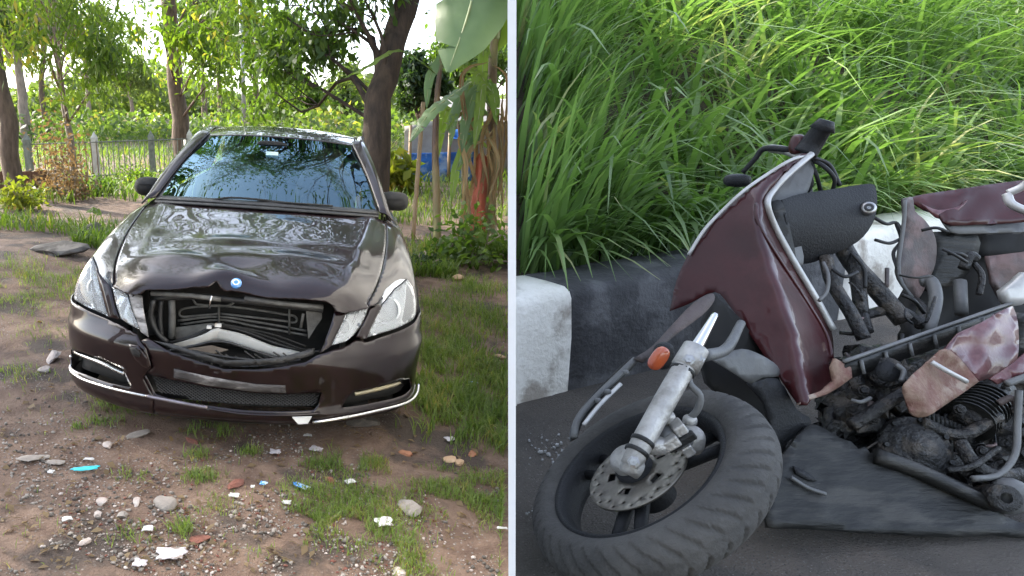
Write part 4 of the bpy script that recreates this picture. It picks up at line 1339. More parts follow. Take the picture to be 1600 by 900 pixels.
# --- blue tarp hut
M['tarp'] = pm('blue_tarp', (.02, .10, .42), (.03, .18, .58), 3, .45, .6, 8, c3=(.25, .36, .6), s3=2.4)
M['tin'] = pm('tin_roof', (.42, .40, .37), (.30, .27, .24), 3, .5, .2, 20, metal=.3)
M['bamboo'] = pm('bamboo', (.30, .19, .10), (.42, .29, .17), 6, .6, .2, 30, stretch=(1, 1, .3))
hb = P(680, 245, 17); hb[2] = float(ground_z(hb[0], hb[1]))
hut = empty('hut', tuple(hb), 'small hut covered in blue tarpaulin behind the banana stems', 'hut')
def tarp_sheet(name, corners, mat, nn=16, amp=.04, seed=1):
    c = [np.asarray(q, float) for q in corners]
    u, v = np.meshgrid(np.linspace(0, 1, nn), np.linspace(0, 1, nn))
    G = ((1 - u) * (1 - v))[..., None] * c[0] + (u * (1 - v))[..., None] * c[1] + (u * v)[..., None] * c[2] + ((1 - u) * v)[..., None] * c[3]
    nrm = np.cross(c[1] - c[0], c[3] - c[0]); nrm /= np.linalg.norm(nrm)
    G = G + nrm * ((hash_noise(u * 4, v * 2, .5, seed) - .5) * amp * 2)[..., None]
    return grid_mesh(name, G, mat, hut, .01, 0)
tarp_sheet('tarp_wall', [(-.75, -.5, -.1), (.9, -.5, -.1), (.9, -.5, .72), (-.75, -.5, .68)], M['tarp'], seed=2)
tarp_sheet('tarp_wall', [(-.75, .9, -.1), (-.75, -.5, -.1), (-.75, -.5, .68), (-.75, .9, .7)], M['tarp'], seed=3)
tarp_sheet('tarp_awning', [(.3, -.75, 1.05), (1.0, -.75, 1.02), (1.0, -.3, 1.28), (.3, -.3, 1.26)], M['tarp'], seed=4)
tarp_sheet('tin_roof', [(.2, -.8, 1.45), (2.4, -.8, 1.40), (2.4, .9, 2.0), (.2, .9, 2.05)], M['tin'], 18, .03, 5)
tarp_sheet('back_wall', [(-.7, .9, -.1), (2.4, .9, -.1), (2.4, .9, 1.9), (-.7, .9, 1.3)], M['tin'], 12, .02, 6)
for q in ((-.7, -.52), (.9, -.55), (2.2, -.7), (.25, -.6)): tube('hut_post', [(q[0], q[1], -.2), (q[0], q[1], 1.35)], .04, M['bamboo'], hut, 8)

# --- coconut palm behind the leaning trunk
def frond(name, base, tip, sag, nleaf, ll, mat, parent, rs):
    base, tip = np.asarray(base, float), np.asarray(tip, float)
    mid = (base + tip) / 2 + [0, 0, sag]
    pth = catmull([base, mid, tip - [0, 0, sag * .3]], 14)
    V, F = tube_geo(pth, [.03, .006], 5)
    o = mesh(name, V, F, M['leaf_yellow'], parent)
    t = np.repeat(np.linspace(.12, 1, nleaf), 2); k = t * 14
    p = np.stack([np.interp(k, np.arange(15), pth[:, i]) for i in range(3)], 1)
    d = unit(tip - base); side = unit(np.cross(d, [0, 0, 1.0]))
    sg_ = np.tile([1, -1], nleaf)[:, None]
    dirv = unit(side * sg_ * .9 + d * .5 + np.array([0, 0, -.35]) + rs.normal(size=(len(p), 3)) * .12)
    L = (ll * (1 - .5 * np.abs(t - .45) * 1.6))[:, None]
    u = unit(np.cross(dirv, side)); w = .035 * ll / .7
    V = np.stack([p, p + dirv * L * .5 + u * w, p + dirv * L - [0, 0, .1 * ll], p + dirv * L * .5 - u * w], 1).reshape(-1, 3)
    tag(mesh('leaflets', V, np.arange(len(V)).reshape(-1, 4), mat, o, False), kind='stuff')
b = P(572, 205, 26); b[2] = float(ground_z(b[0], b[1]))
topz = P(575, 150, 26)[2]
pm_ = empty('coconut_palm', tuple(b), 'coconut palm head showing behind the leaning trunk', 'palm', 'trees far behind the lot')
tube('trunk', [(0, 0, -.2), (.1, 0, 1.2), (0, 0, topz - b[2])], [.2, .15, .12], M['bark_grey'], pm_, 10, 8)
rs = np.random.default_rng(5)
for k in range(11):
    a = 2 * PI * k / 11 + rs.normal() * .1
    e = np.array([math.cos(a) * 1.3, math.sin(a) * 1.3, topz - b[2] + rs.uniform(-.5, .9)])
    frond('frond', (0, 0, topz - b[2]), e, .35, 22, .55, M['leaf_far'], pm_, rs)

# --- banana plants
M['banana_leaf'] = leaf_mat('banana_leaf', (.085, .14, .07), (.13, .19, .10), .35, .42, 2.5, tint=(1.0, 1.15, .5))
M['banana_leaf2'] = leaf_mat('banana_leaf2', (.085, .15, .03), (.15, .21, .05), .4, .4, 2.5)
M['banana_stem'] = pm('banana_stem', (.16, .17, .06), (.22, .13, .07), 5, .6, .3, 30, stretch=(1, 1, .2), c3=(.09, .05, .035), s3=2.2)
M['dead_sheath'] = pm('dead_sheath', (.36, .075, .035), (.23, .07, .05), 4, .7, .3, 20, stretch=(1, 1, .2), c3=(.40, .30, .26), s3=3)
M['dry_leaf'] = leaf_mat('dry_banana_leaf', (.16, .10, .05), (.30, .22, .12), .25, .7, 3, tint=(1, .8, .5))
M['midrib'] = pm('midrib', (.22, .28, .12), (.28, .30, .15), 8, .5)
def banana_leaf(name, path, width, nrm, mat, parent, seed=0, fold=.25, n=22, slits=3, base_off=None):
    """broad blade on a midrib path; nrm is the upper side"""
    rs = np.random.default_rng(seed)
    off = np.zeros(3) if base_off is None else np.asarray(base_off)
    p = catmull(path, n) - off
    T = unit(np.gradient(p, axis=0)); nrm = np.asarray(nrm, float)
    S = unit(np.cross(T, nrm)); N = np.cross(S, T)
    V, F = [], []
    prof = np.array([0, .35, .72, .92, 1.0, 1.0, .95, .82, .55, .05])
    cuts = set()
    for sgn in (-1, 1):
        for _ in range(slits): cuts.add((sgn, int(rs.integers(4, n - 2))))
    for sgn in (-1, 1):
        for i in range(n):
            q = []
            shift = .10 * width if (sgn, i) in cuts else 0
            for (j, back) in ((i, 0), (i + 1, shift)):
                w = width * np.interp(j / n, np.linspace(0, 1, len(prof)), prof) / 2
                row = []
                for f in (0, .35, .7, 1.0):
                    r_ = p[j] + S[j] * sgn * w * f * math.cos(fold * f) + N[j] * (w * math.sin(fold) * f - w * .35 * f * f) + T[j] * (f * w * .22 - back * f)
                    r_ = r_ + N[j] * .012 * math.sin(j * 2.1 + f * 3 + seed)
                    row.append(r_)
                q.append(row)
            k = len(V)
            V += q[0] + q[1]
            for f in range(3):
                F.append((k + f, k + f + 1, k + 4 + f + 1, k + 4 + f) if sgn > 0 else (k + f, k + 4 + f, k + 4 + f + 1, k + f + 1))
    bm = bmesh.new(); me = bpy.data.meshes.new(name); me.from_pydata([tuple(v) for v in V], [], F); bm.from_mesh(me)
    bmesh.ops.remove_doubles(bm, verts=bm.verts, dist=.0008); bm.to_mesh(me); bm.free()
    me.polygons.foreach_set('use_smooth', np.ones(len(me.polygons), bool))
    o = link(name, me, mat, parent)
    Vr, Fr = tube_geo(p, [width * .045, width * .03, .003], 6)
    mesh('midrib', Vr, Fr, M['midrib'], o)
    return o
def plant_root(name, px, py, label, cat='banana plant', group='banana plants beside the partition'):
    b = gpt(px, py)
    return empty(name, tuple(b), label, cat, group), b
def dloc(px, py, b, dd=0.0):
    """point at the plant's own distance"""
    d0 = (b[1] * CP - (b[2] - CAMH) * SP)
    return P(px, py, d0 + dd)
r1, b1 = plant_root('banana_plant', 683, 388, 'slender banana plant with brown stem next to the bamboo pole')
pth = [b1 - b1 - [0, 0, .05], dloc(682, 300, b1) - b1, dloc(680, 230, b1) - b1, dloc(683, 150, b1) - b1, dloc(690, 90, b1) - b1]
tube('stem', pth, [.062, .05, .045, .04, .025], M['banana_stem'], r1, 10, 14)
banana_leaf('leaf', [dloc(688, 120, b1), dloc(640, 85, b1, -.1), dloc(612, 82, b1, -.2), dloc(575, 105, b1, -.3), dloc(538, 122, b1, -.35)], .12, (0, -.3, 1), M['banana_leaf2'], r1, 1, .5, base_off=b1)
banana_leaf('leaf', [dloc(736, 128, b1, -.4), dloc(705, 150, b1, -.6), dloc(670, 178, b1, -.8), dloc(640, 222, b1, -.9)], .22, (-.5, -.6, .6), M['banana_leaf'], r1, 2, .2, base_off=b1)
banana_leaf('leaf', [dloc(688, 110, b1), dloc(720, 60, b1, .2), dloc(735, 20, b1, .3), dloc(760, 30, b1, .4)], .22, (.2, -.9, .3), M['banana_leaf2'], r1, 3, .2, base_off=b1)
r2, b2 = plant_root('banana_plant', 768, 386, 'stout banana plant with hanging red brown sheath against the partition')
pth = [b2 - b2 - [0, 0, .05], dloc(766, 300, b2) - b2, dloc(768, 200, b2) - b2, dloc(770, 100, b2) - b2, dloc(776, 30, b2) - b2]
tube('stem', pth, [.085, .075, .07, .06, .04], M['banana_stem'], r2, 12, 14)
sh = [[dloc(742, 250, b2, -.12), dloc(752, 238, b2, -.2), dloc(764, 250, b2, -.14)], [dloc(738, 300, b2, -.10), dloc(750, 300, b2, -.22), dloc(762, 305, b2, -.14)], [dloc(733, 345, b2, -.10), dloc(748, 350, b2, -.24), dloc(760, 350, b2, -.12)], [dloc(731, 372, b2, -.10), dloc(745, 378, b2, -.2), dloc(757, 374, b2, -.10)]]
patch('dead_sheath', [[q - b2 for q in r] for r in sh], M['dead_sheath'], r2, 10, 12, .008, 0)
for i, q in enumerate(([(742, 255), (735, 300), (722, 340), (712, 376)], [(752, 130), (735, 160), (722, 175), (715, 185)], [(757, 240), (752, 290), (744, 330), (742, 372)], [(785, 140), (783, 200), (780, 260), (786, 330)])):
    banana_leaf('dry_leaf', [dloc(a, c, b2, -.15 - .03 * i) for a, c in q], .10, (.3, -.9, .2), M['dry_leaf'], r2, 30 + i, .8, base_off=b2)
# the big pale leaf hanging at the top right, nearest the viewer
banana_leaf('leaf', [dloc(776, 60, b2, -.5), dloc(768, -140, b2, -1.2), dloc(752, -80, b2, -1.6), dloc(735, 10, b2, -1.75), dloc(700, 112, b2, -1.8)], .92, (-.35, -.85, .35), M['banana_leaf'], r2, 6, .10, slits=4, base_off=b2)
banana_leaf('leaf', [dloc(768, 120, b2), dloc(745, 110, b2, -.2), dloc(722, 105, b2, -.3), dloc(718, 85, b2, -.35)], .14, (0, -.8, .6), M['banana_leaf2'], r2, 7, .3, base_off=b2)
banana_leaf('leaf', [dloc(768, 150, b2), dloc(742, 138, b2, -.1), dloc(715, 165, b2, -.25), dloc(697, 205, b2, -.3)], .17, (-.3, -.7, .6), M['banana_leaf2'], r2, 8, .25, base_off=b2)
banana_leaf('leaf', [dloc(766, 170, b2), dloc(764, 130, b2, -.3), dloc(772, 150, b2, -.5), dloc(776, 195, b2, -.55)], .16, (0, -.9, .4), M['banana_leaf2'], r2, 9, .3, base_off=b2)
banana_leaf('leaf', [dloc(768, 210, b2), dloc(756, 205, b2, -.2), dloc(735, 228, b2, -.3), dloc(716, 262, b2, -.35)], .15, (-.3, -.7, .6), M['banana_leaf'], r2, 10, .3, base_off=b2)
banana_leaf('leaf', [dloc(768, 90, b2), dloc(782, 40, b2, .1), dloc(778, -60, b2, .3), dloc(740, -160, b2, .3)], .45, (0, -.6, .8), M['banana_leaf2'], r2, 11, .2, base_off=b2)
rsb = np.random.default_rng(64)
for i in range(15):
    x0 = rsb.uniform(722, 792); y0 = rsb.uniform(110, 260)
    q = [(768 + rsb.normal() * 4, y0 - 20), (x0 + rsb.normal() * 5, y0), (x0 + rsb.normal() * 8, y0 + rsb.uniform(40, 70)), (x0 + rsb.normal() * 12, y0 + rsb.uniform(90, 140))]
    banana_leaf('dry_leaf', [dloc(min(a, 790), c, b2, -.12 - .02 * i) for a, c in q], rsb.uniform(.05, .11), (rsb.normal() * .3, -.9, .2), M['dry_leaf'], r2, 80 + i, .9, n=14, slits=1, base_off=b2)
for i in range(8):
    x1 = rsb.uniform(660, 785); y1_ = rsb.uniform(130, 300)
    q = [(768, y1_ - 60 + rsb.normal() * 15), ((768 + x1) / 2, y1_ - 75), (x1 + 8, y1_ - 30), (x1, y1_ + 25)]
    banana_leaf('leaf', [dloc(a, c, b2, -.05 - .06 * i) for a, c in q], rsb.uniform(.09, .18), (-.2, -.8, .6), M['banana_leaf2' if i % 2 else 'banana_leaf'], r2, 120 + i, .4, n=16, base_off=b2)
r3, b3 = plant_root('banana_plant', 728, 372, 'thin dry banana shoot between the two banana stems')
tube('stem', [(0, 0, -.05), dloc(726, 300, b3) - b3, dloc(722, 240, b3) - b3, dloc(716, 190, b3) - b3], [.045, .035, .03, .02], M['banana_stem'], r3, 8, 10)
for i, q in enumerate(([(716, 192), (700, 170), (690, 200), (684, 250)], [(717, 195), (735, 165), (748, 180), (752, 225)])):
    banana_leaf('leaf', [dloc(a, c, b3, -.1) for a, c in q], .13, (0, -.7, .7), M['banana_leaf2'], r3, 40 + i, .3, base_off=b3)
b = gpt(645, 374)
bp_ = empty('bamboo_pole', tuple(b), 'pale bamboo pole leaning upright beside the car mirror', 'pole')
pp = [(0, 0, -.05)] + [dloc(645 + (374 - y) * .076, y, b) - b for y in (300, 230, 160)]
tube('pole', pp, .030, M['bamboo'], bp_, 10, 12)
for y in (340, 282, 224): 
    c = dloc(645 + (374 - y) * .076, y, b) - b
    lathe([(.029, -.012), (.034, 0), (.029, .012)], c, (0, 0, 1), 12, 'node_ring', M['bamboo'], bp_)

# --- grass of the lot: tufts where the dirt lets them grow
def on_lot(pts):
    x = np.minimum(pts[:, 0], divider_x(pts[:, 1], pts[:, 2]) - .04)
    return np.stack([x, pts[:, 1], ground_z(x, pts[:, 1])], 1)
rs = np.random.default_rng(77)
GV, GF, gk = [], [], 0
def tuft(px, py, rx, ry, n, h, w, lean=.5, segs=3):
    global gk
    c = gpt(px, py)
    a = rs.normal(size=(n, 2)) * .5
    p = np.stack([c[0] + a[:, 0] * rx, c[1] + a[:, 1] * ry, np.zeros(n)], 1)
    keep = hash_noise(p[:, 0], p[:, 1], .12, 31) > .30
    p = on_lot(p[keep]); n = len(p)
    # not under the car body
    V, F = blades_geo(p, h * rs.uniform(.45, 1.2, n), w * rs.uniform(.6, 1.3, n), lean * rs.uniform(.4, 1.6, n), rs, segs)
    GV.append(V); GF.append(F + gk); gk += len(V)
spots = [  # px, py, rx, ry, n, h
    (330, 676, .10, .07, 240, .06), (392, 708, .05, .04, 110, .05), (310, 712, .05, .04, 110, .05), (313, 745, .08, .05, 220, .045), (210, 742, .07, .04, 90, .04),
    (215, 635, .28, .10, 380, .07), (160, 660, .12, .06, 110, .05), (275, 645, .2, .06, 180, .06), (120, 668, .05, .03, 60, .04),
    (545, 725, .16, .09, 420, .055), (500, 730, .10, .05, 190, .05), (590, 725, .10, .06, 160, .05), (560, 780, .20, .14, 800, .05), (520, 810, .18, .12, 600, .05),
    (470, 815, .13, .10, 340, .05), (600, 815, .16, .10, 340, .05), (620, 850, .10, .12, 320, .045), (640, 885, .10, .08, 260, .045), (480, 765, .12, .06, 200, .045),
    (720, 775, .22, .12, 620, .05), (770, 785, .12, .14, 420, .05), (680, 760, .12, .08, 220, .05), (760, 750, .14, .06, 200, .05), (700, 740, .1, .05, 120, .04),
    (290, 832, .05, .04, 70, .09), (375, 835, .06, .04, 80, .09), (205, 840, .1, .06, 60, .05), (400, 845, .12, .08, 120, .04), (330, 790, .12, .08, 120, .04),
    (690, 610, .22, .25, 700, .12), (740, 640, .22, .3, 900, .13), (770, 590, .15, .3, 600, .13), (720, 560, .22, .35, 700, .12), (700, 520, .25, .4, 700, .12), (760, 500, .2, .4, 600, .12),
    (690, 480, .25, .4, 500, .12), (740, 450, .3, .4, 600, .12), (775, 680, .10, .16, 400, .11), (700, 675, .14, .10, 300, .11), (672, 640, .10, .12, 260, .12), (675, 560, .08, .3, 320, .12),
    (40, 440, .5, .45, 900, .07), (90, 460, .3, .3, 420, .07), (20, 420, .5, .4, 500, .08), (110, 430, .25, .25, 260, .07), (25, 585, .2, .15, 160, .05), (60, 520, .3, .2, 160, .05), (20, 470, .3, .3, 300, .06),
    (720, 800, .25, .1, 300, .05), (560, 850, .2, .1, 160, .04), (740, 700, .2, .1, 130, .05)]
for q in spots: tuft(q[0], q[1], q[2] * 1.15, q[3] * 1.2, int(q[4] * 1.35), q[5], .0042 if q[5] < .1 else .0065)
# sparse blades everywhere over the lot
n = 5200
p = np.stack([rs.uniform(-4.5, 1.6, n), rs.uniform(1.6, 7.5, n), np.zeros(n)], 1)
p = p[hash_noise(p[:, 0], p[:, 1], .6, 33) * hash_noise(p[:, 0], p[:, 1], .17, 34) > .30]
p = on_lot(p); n = len(p)
V, F = blades_geo(p, .035 * rs.uniform(.4, 1.5, n), .0035 * rs.uniform(.6, 1.3, n), .6 * rs.uniform(.4, 1.6, n), rs, 3)
GV.append(V); GF.append(F + gk); gk += len(V)
lot_grass = mesh('lot_grass', np.concatenate(GV), np.concatenate(GF), M['grass_near'], None, False)
tag(lot_grass, 'short green grass tufts growing out of the dirt lot', 'grass', kind='stuff')
# field grass behind
n = 34000
yy = 7.0 + 36 * rs.uniform(0, 1, n) ** 1.9
xx = rs.uniform(-.62, .27, n) * yy * 1.0 + rs.uniform(-.4, .4, n)
p = np.stack([xx, yy, np.zeros(n)], 1)
dens = hash_noise(xx, yy, 1.5, 35)
keep = (dens > .30 * (1 - sstep(yy, 9, 14))) & ~((xx < -1.8) & (yy < 10.5) & (dens < .62))
p = p[keep]; p[:, 2] = ground_z(p[:, 0], p[:, 1]); n = len(p)
p[:, 0] = np.minimum(p[:, 0], np.where(p[:, 1] < 9.6, divider_x(p[:, 1], .5) - .05, 99))
sc = .55 + .045 * p[:, 1]
V, F = blades_geo(p, .26 * sc * rs.uniform(.4, 1.3, n), .020 * sc * rs.uniform(.6, 1.3, n), .5 * rs.uniform(.4, 1.6, n), rs, 3)
tag(mesh('field_grass', V, F, M['grass_field'], None, False), 'sunlit green grass of the field behind the car', 'grass', kind='stuff')

# --- long grass of the bank on the right
n = 23000
ww = .02 + 5.6 * rs.uniform(0, 1, n) ** 1.15
ss = rs.uniform(-4.5, 8.0, n)
# clumped
cx_ = rs.uniform(-4.5, 8.0, 2600); cw_ = .02 + 5.8 * rs.uniform(0, 1, 2600) ** 1.1
ci = rs.integers(0, 2600, n)
ss = np.where(rs.uniform(size=n) < .8, cx_[ci] + rs.normal(size=n) * .05, ss); ww = np.where(rs.uniform(size=n) < .8, cw_[ci] + rs.normal(size=n) * .05, ww)
ww = np.abs(ww) + .03
ww[:1900] = rs.uniform(.04, .2, 1900); ss[:1900] = rs.uniform(-.6, 6, 1900)
p = KA[None] + kdir * ss[:, None] + knor * (ww + KWID)[:, None]
p[:, 2] = bank_z(p[:, 0], p[:, 1])[0]
ok = p[:, 0] > divider_x(p[:, 1], p[:, 2]) + .05
p = p[ok]; n = len(p)
nk = (p - KA) @ knor - KWID < .2
hh = rs.uniform(.34, .82, n) * np.where(nk, .5, 1) * (.8 + .5 * hash_noise(p[:, 0], p[:, 1], .7, 40))
V, F = blades_geo(p, hh, .028 * rs.uniform(.35, 1.4, n), rs.uniform(.5, 1.45, n), rs, 6, 1.15, face=np.array([-.05, -.28, 0]))
inside = (V[:, 0] > divider_x(V[:, 1], V[:, 2]) + .012).reshape(n, -1).all(1)
F = F.reshape(n, 6, 4)[inside].reshape(-1, 4)
use = np.unique(F); rm = np.zeros(len(V), int); rm[use] = np.arange(len(use)); V, F = V[use], rm[F]
# blades right beside the partition lean along it
m_ = 1900
w2 = .05 + 5.6 * rs.uniform(0, 1, m_) ** 1.1
s2 = np.linspace(-12, 6, 1500)
pe = np.zeros((m_, 3))
for i_ in range(m_):
    pp_ = KA[None] + kdir * s2[:, None] + knor * (w2[i_] + KWID)
    zz_ = bank_z(pp_[:, 0], pp_[:, 1])[0]
    k_ = np.argmin(np.abs(pp_[:, 0] - divider_x(pp_[:, 1], zz_) - rs.uniform(.02, .40)))
    pe[i_] = (pp_[k_, 0], pp_[k_, 1], zz_[k_])
V2, F2 = blades_geo(pe, rs.uniform(.3, .75, m_), .024 * rs.uniform(.4, 1.4, m_), rs.uniform(.25, .9, m_), rs, 6, 1.15, face=np.array([.9, -.6, 0]))
in2 = (V2[:, 0] > divider_x(V2[:, 1], V2[:, 2]) + .010).reshape(m_, -1).all(1)
F2 = F2.reshape(m_, 6, 4)[in2].reshape(-1, 4)
F = np.concatenate([F, F2 + len(V)]); V = np.concatenate([V, V2])
tag(mesh('bank_grass', V, F, M['grass_tall'], None, True), 'long arching green grass covering the bank behind the kerb', 'grass', kind='stuff')
# ------------------------------------------------------------------ the wrecked scooter by the kerb
M['maroon'] = pm('scooter_maroon', (.056, .0095, .011), (.034, .007, .008), 4, .40, .06, 30, coat=.45, spec=.25, c3=(.072, .017, .018), s3=2.2)
M['maroon_torn'] = pm('scooter_maroon_torn', (.085, .018, .023), (.12, .042, .046), 5, .38, .15, 30, coat=.5, c3=(.15, .06, .062), s3=12)
M['torn_dirty'] = pm('torn_dirty', (.25, .165, .115), (.15, .06, .045), 26, .7, .4, 50, c3=(.32, .245, .19), s3=14)
M['grey_plastic'] = pm('grey_plastic', (.014, .014, .013), (.009, .009, .0085), 5, .42, .25, 50, spec=.3, c3=(.036, .034, .030), s3=14, stretch=(.35, 1, 1.6))
M['grey_light'] = pm('grey_light', (.14, .14, .135), (.085, .085, .083), 7, .5, .15, 40)
M['black_trim'] = pm('black_trim', (.009, .0095, .0105), (.016, .0165, .018), 9, .5, .25, 220, spec=.3)
M['alloy'] = pm('alloy', (.48, .46, .43), (.30, .285, .26), 22, .40, .3, 60, metal=.7, r2=.65)
M['disc'] = pm('brake_disc', (.27, .25, .21), (.18, .16, .135), 18, .4, .1, 60, metal=.7)
M['wire'] = pm('wire', (.012, .012, .012), None, rough=.6)
M['oily'] = pm('oily_black', (.007, .007, .007), (.022, .020, .018), 16, .35, .8, 60, c3=(.07, .058, .046), s3=18)
M['tyre'] = pm('scooter_tyre', (.042, .040, .037), (.090, .084, .076), 9, .8, .3, 90, c3=(.060, .056, .050), s3=5)
M['orange_lens'] = pm('orange_lens', (.50, .10, .03), (.38, .07, .03), 20, .25, coat=.8)
M['white_trim'] = pm('white_trim', (.55, .54, .52), (.40, .39, .37), 12, .4, metal=.3)
M['liner'] = pm('torn_liner_pink', (.10, .074, .068), (.06, .05, .047), 8, .6, .3, 30, c3=(.17, .11, .10), s3=5)

sb = road_at(1300, 800)
scooter = empty('scooter', tuple(sb), 'wrecked maroon scooter with torn panels lying by the kerb', 'scooter')
def SPt(px, py, d): return P(px, py, d) - sb
def Parr(px, py, d):
    px, py, d = np.broadcast_arrays(np.asarray(px, float), np.asarray(py, float), np.asarray(d, float))
    a = (px - CXP) / FPX; b = -(py - 450) / FPX
    return CAM + np.stack([a, CP + b * SP, -SP + b * CP], -1) * d[..., None]
def wreck(name, outline, dfn, mat, parent=scooter, th=.004, step=(11, 11), holes=(), rough=0.0, seed=0, smooth=True, off=-1):
    V, F = cdt_fill(outline, holes, step)
    x, y = V[:, 0], V[:, 1]
    d = dfn(x, y) if callable(dfn) else np.full(len(V), float(dfn))
    if rough: d = d + (hash_noise(x, y, 34, 50 + seed) - .5) * rough + (hash_noise(x, y, 15, 60 + seed) - .5) * rough * .5
    p = Parr(x, y, d)
    a, b, c = p[F[:, 0]], p[F[:, 1]], p[F[:, 2]]
    if (np.cross(b - a, c - a) * (CAM - a)).sum() < 0: F = F[:, ::-1]
    o = mesh(name, p - sb, F.copy(), mat, parent, smooth)
    if th: solid(o, th, off)
    return o
def sc(pts, n=5): return [tuple(q) for q in catmull(pts, n * (len(pts) - 1))]
def stube(name, pts, r, mat, parent=scooter, seg=8, n=14):
    return tube(name, [SPt(*q) for q in pts], r, mat, parent, seg, n if len(pts) > 2 else None)

# ---- front wheel: leaning disc seen from its brake side
WC = P(1008, 754, 1.22)
vv = unit(WC - CAM)
ee = P(1008 - 62, 754 - 80, 1.22) - WC; ee = unit(ee - vv * (ee @ vv))
wn = unit(-.54 * vv + .84 * ee)
# stand it on the road
wheel = empty('wheel', (0, 0, 0)); wheel.parent = scooter
wc = WC - sb
wa, wb2, _ = frame_from(wn)
def tyre_mesh():
    nang, V, F = 600, [], []
    prof = []
    for t in np.linspace(-PI * .78, PI * .78, 33): prof.append((.186 + .042 * math.cos(t) * (1.0 if abs(t) < 1.7 else .8), .046 * math.sin(t)))
    m = len(prof)
    for k in range(nang):
        a = 2 * PI * k / nang
        e = math.cos(a) * wa + math.sin(a) * wb2
        for i, (r, h) in enumerate(prof):
            t = (i / (m - 1) - .5) * 2
            g = 0
            if abs(t) < .62:
                ph = (a * 42 / (2 * PI) + abs(t) * 2.4) % 1.0
                if ph < .20 and .10 < abs(t) < .55: g = .0055
                if abs(abs(t) - .02) < .03: g = .004
            V.append(wc + e * (r - g) + wn * h)
    for k in range(nang):
        k2 = (k + 1) % nang
        for i in range(m - 1): F.append((k * m + i, k2 * m + i, k2 * m + i + 1, k * m + i + 1))
    return mesh('tyre', V, F, M['tyre'], wheel)
tyre_mesh()
lathe([(.164, -.030), (.162, -.036), (.154, -.033), (.146, -.012), (.146, .012), (.154, .033), (.162, .038), (.167, .032)], wc, wn, 64, 'rim', M['black_trim'], wheel)
for k in range(3):
    a = 2 * PI * k / 3 + .5
    for da in (-.16, .16):
        e0 = math.cos(a + da * 2.2) * wa + math.sin(a + da * 2.2) * wb2; e1 = math.cos(a + da) * wa + math.sin(a + da) * wb2
        tube('spoke', [wc + e0 * .03 + wn * .01, wc + e1 * .148], [.013, .010], M['black_trim'], wheel, 8)
lathe([(.001, .045), (.02, .046), (.034, .040), (.036, -.040), (.02, -.046), (.001, -.045)], wc, wn, 28, 'hub', M['black_trim'], wheel)
# drilled brake disc
def disc_mesh():
    circ = lambda r, n: [(r * math.cos(2 * PI * k / n), r * math.sin(2 * PI * k / n)) for k in range(n)]
    holes = [circ(.030, 24)]
    for k in range(5):
        a = 2 * PI * k / 5
        lp = []
        for (r, da) in ((.042, -.34), (.058, -.38), (.058, .05), (.042, .10)): lp.append((r * math.cos(a + da), r * math.sin(a + da)))
        holes.append(lp)
    for k in range(15):
        a = 2 * PI * k / 15
        holes.append([(.076 * math.cos(a) + .004 * math.cos(q), .076 * math.sin(a) + .004 * math.sin(q)) for q in np.linspace(0, 2 * PI, 7)[:-1]])
    for k in range(15):
        a = 2 * PI * (k + .5) / 15
        holes.append([(.086 * math.cos(a) + .0035 * math.cos(q), .086 * math.sin(a) + .0035 * math.sin(q)) for q in np.linspace(0, 2 * PI, 7)[:-1]])
    V, F = cdt_fill(circ(.0935, 60), holes, (.012, .012))
    p = wc + wn * .040 + ee * -.012 + V[:, :1] * wa + V[:, 1:2] * wb2
    o = mesh('brake_disc', p, F, M['disc'], wheel, False)
    solid(o, .004, 0)
disc_mesh()
lathe([(.001, .075), (.018, .075), (.026, .070), (.031, .060), (.030, .045)], wc, wn, 24, 'disc_carrier', M['alloy'], wheel)

# ---- fork leg, caliper and hose
fork = empty('fork', (0, 0, 0)); fork.parent = scooter
stube('fork_leg', [(984, 728, 1.10), (1000, 698, 1.105), (1040, 625, 1.13), (1080, 556, 1.16)], [.015, .0175, .018, .018], M['alloy'], fork, 16)
stube('fork_clamp', [(1070, 575, 1.155), (1088, 543, 1.163)], [.0225, .021], M['alloy'], fork, 14)
stube('fork_rod', [(1086, 546, 1.165), (1104, 515, 1.18), (1117, 492, 1.20)], [.011, .008, .006], M['chrome'], fork, 12)
fd = unit(P(1080, 556, 1.16) - P(984, 728, 1.10))
for q, r in (((1066, 580, 1.152), .0205), ((1058, 594, 1.148), .0195), ((1004, 690, 1.106), .019), ((995, 706, 1.104), .0195)):
    lathe([(r - .002, -.004), (r, -.003), (r, .003), (r - .002, .004)], SPt(*q), fd, 24, 'seal_ring', M['grey_plastic'], fork)
for q in ((990, 722, 1.083), (1076, 562, 1.138), (1092, 560, 1.145)):
    lathe([(.001, .007), (.006, .007), (.0065, .001), (.010, 0), (.010, -.006)], SPt(*q), -vv, 6, 'fork_bolt', M['steel'], fork, False)
for q, s_ in (((1060, 668, 1.12), (.03, .02, .02)), ((1046, 690, 1.115), (.026, .02, .028)), ((1072, 700, 1.125), (.03, .02, .018)), ((1064, 690, 1.11), (.014, .014, .05))):
    m_ = MB(); m_.box(SPt(*q), s_, np.stack([wa, wn, wb2], 1)); bevel(m_.build('caliper_piece', M['alloy' if s_[0] > .02 else 'grey_plastic'], fork), .003)
stube('axle_lug', [(975, 722, 1.105), (1000, 736, 1.10)], .015, M['alloy'], fork, 10)
blobc = lambda px, py, d, s, m, par, nm: blob(nm, SPt(px, py, d), s, m, par, p=2.6)
blobc(1052, 682, 1.135, (.062, .05, .042), M['grey_light'], fork, 'caliper')
blobc(1080, 688, 1.14, (.04, .04, .05), M['alloy'], fork, 'caliper_bolt')
blobc(1040, 652, 1.14, (.028, .03, .026), M['alloy'], fork, 'caliper_bolt')
blobc(1026, 696, 1.12, (.05, .03, .03), M['alloy'], fork, 'caliper_bracket')
blobc(1078, 657, 1.15, (.022, .02, .02), M['alloy'], fork, 'hose_banjo')
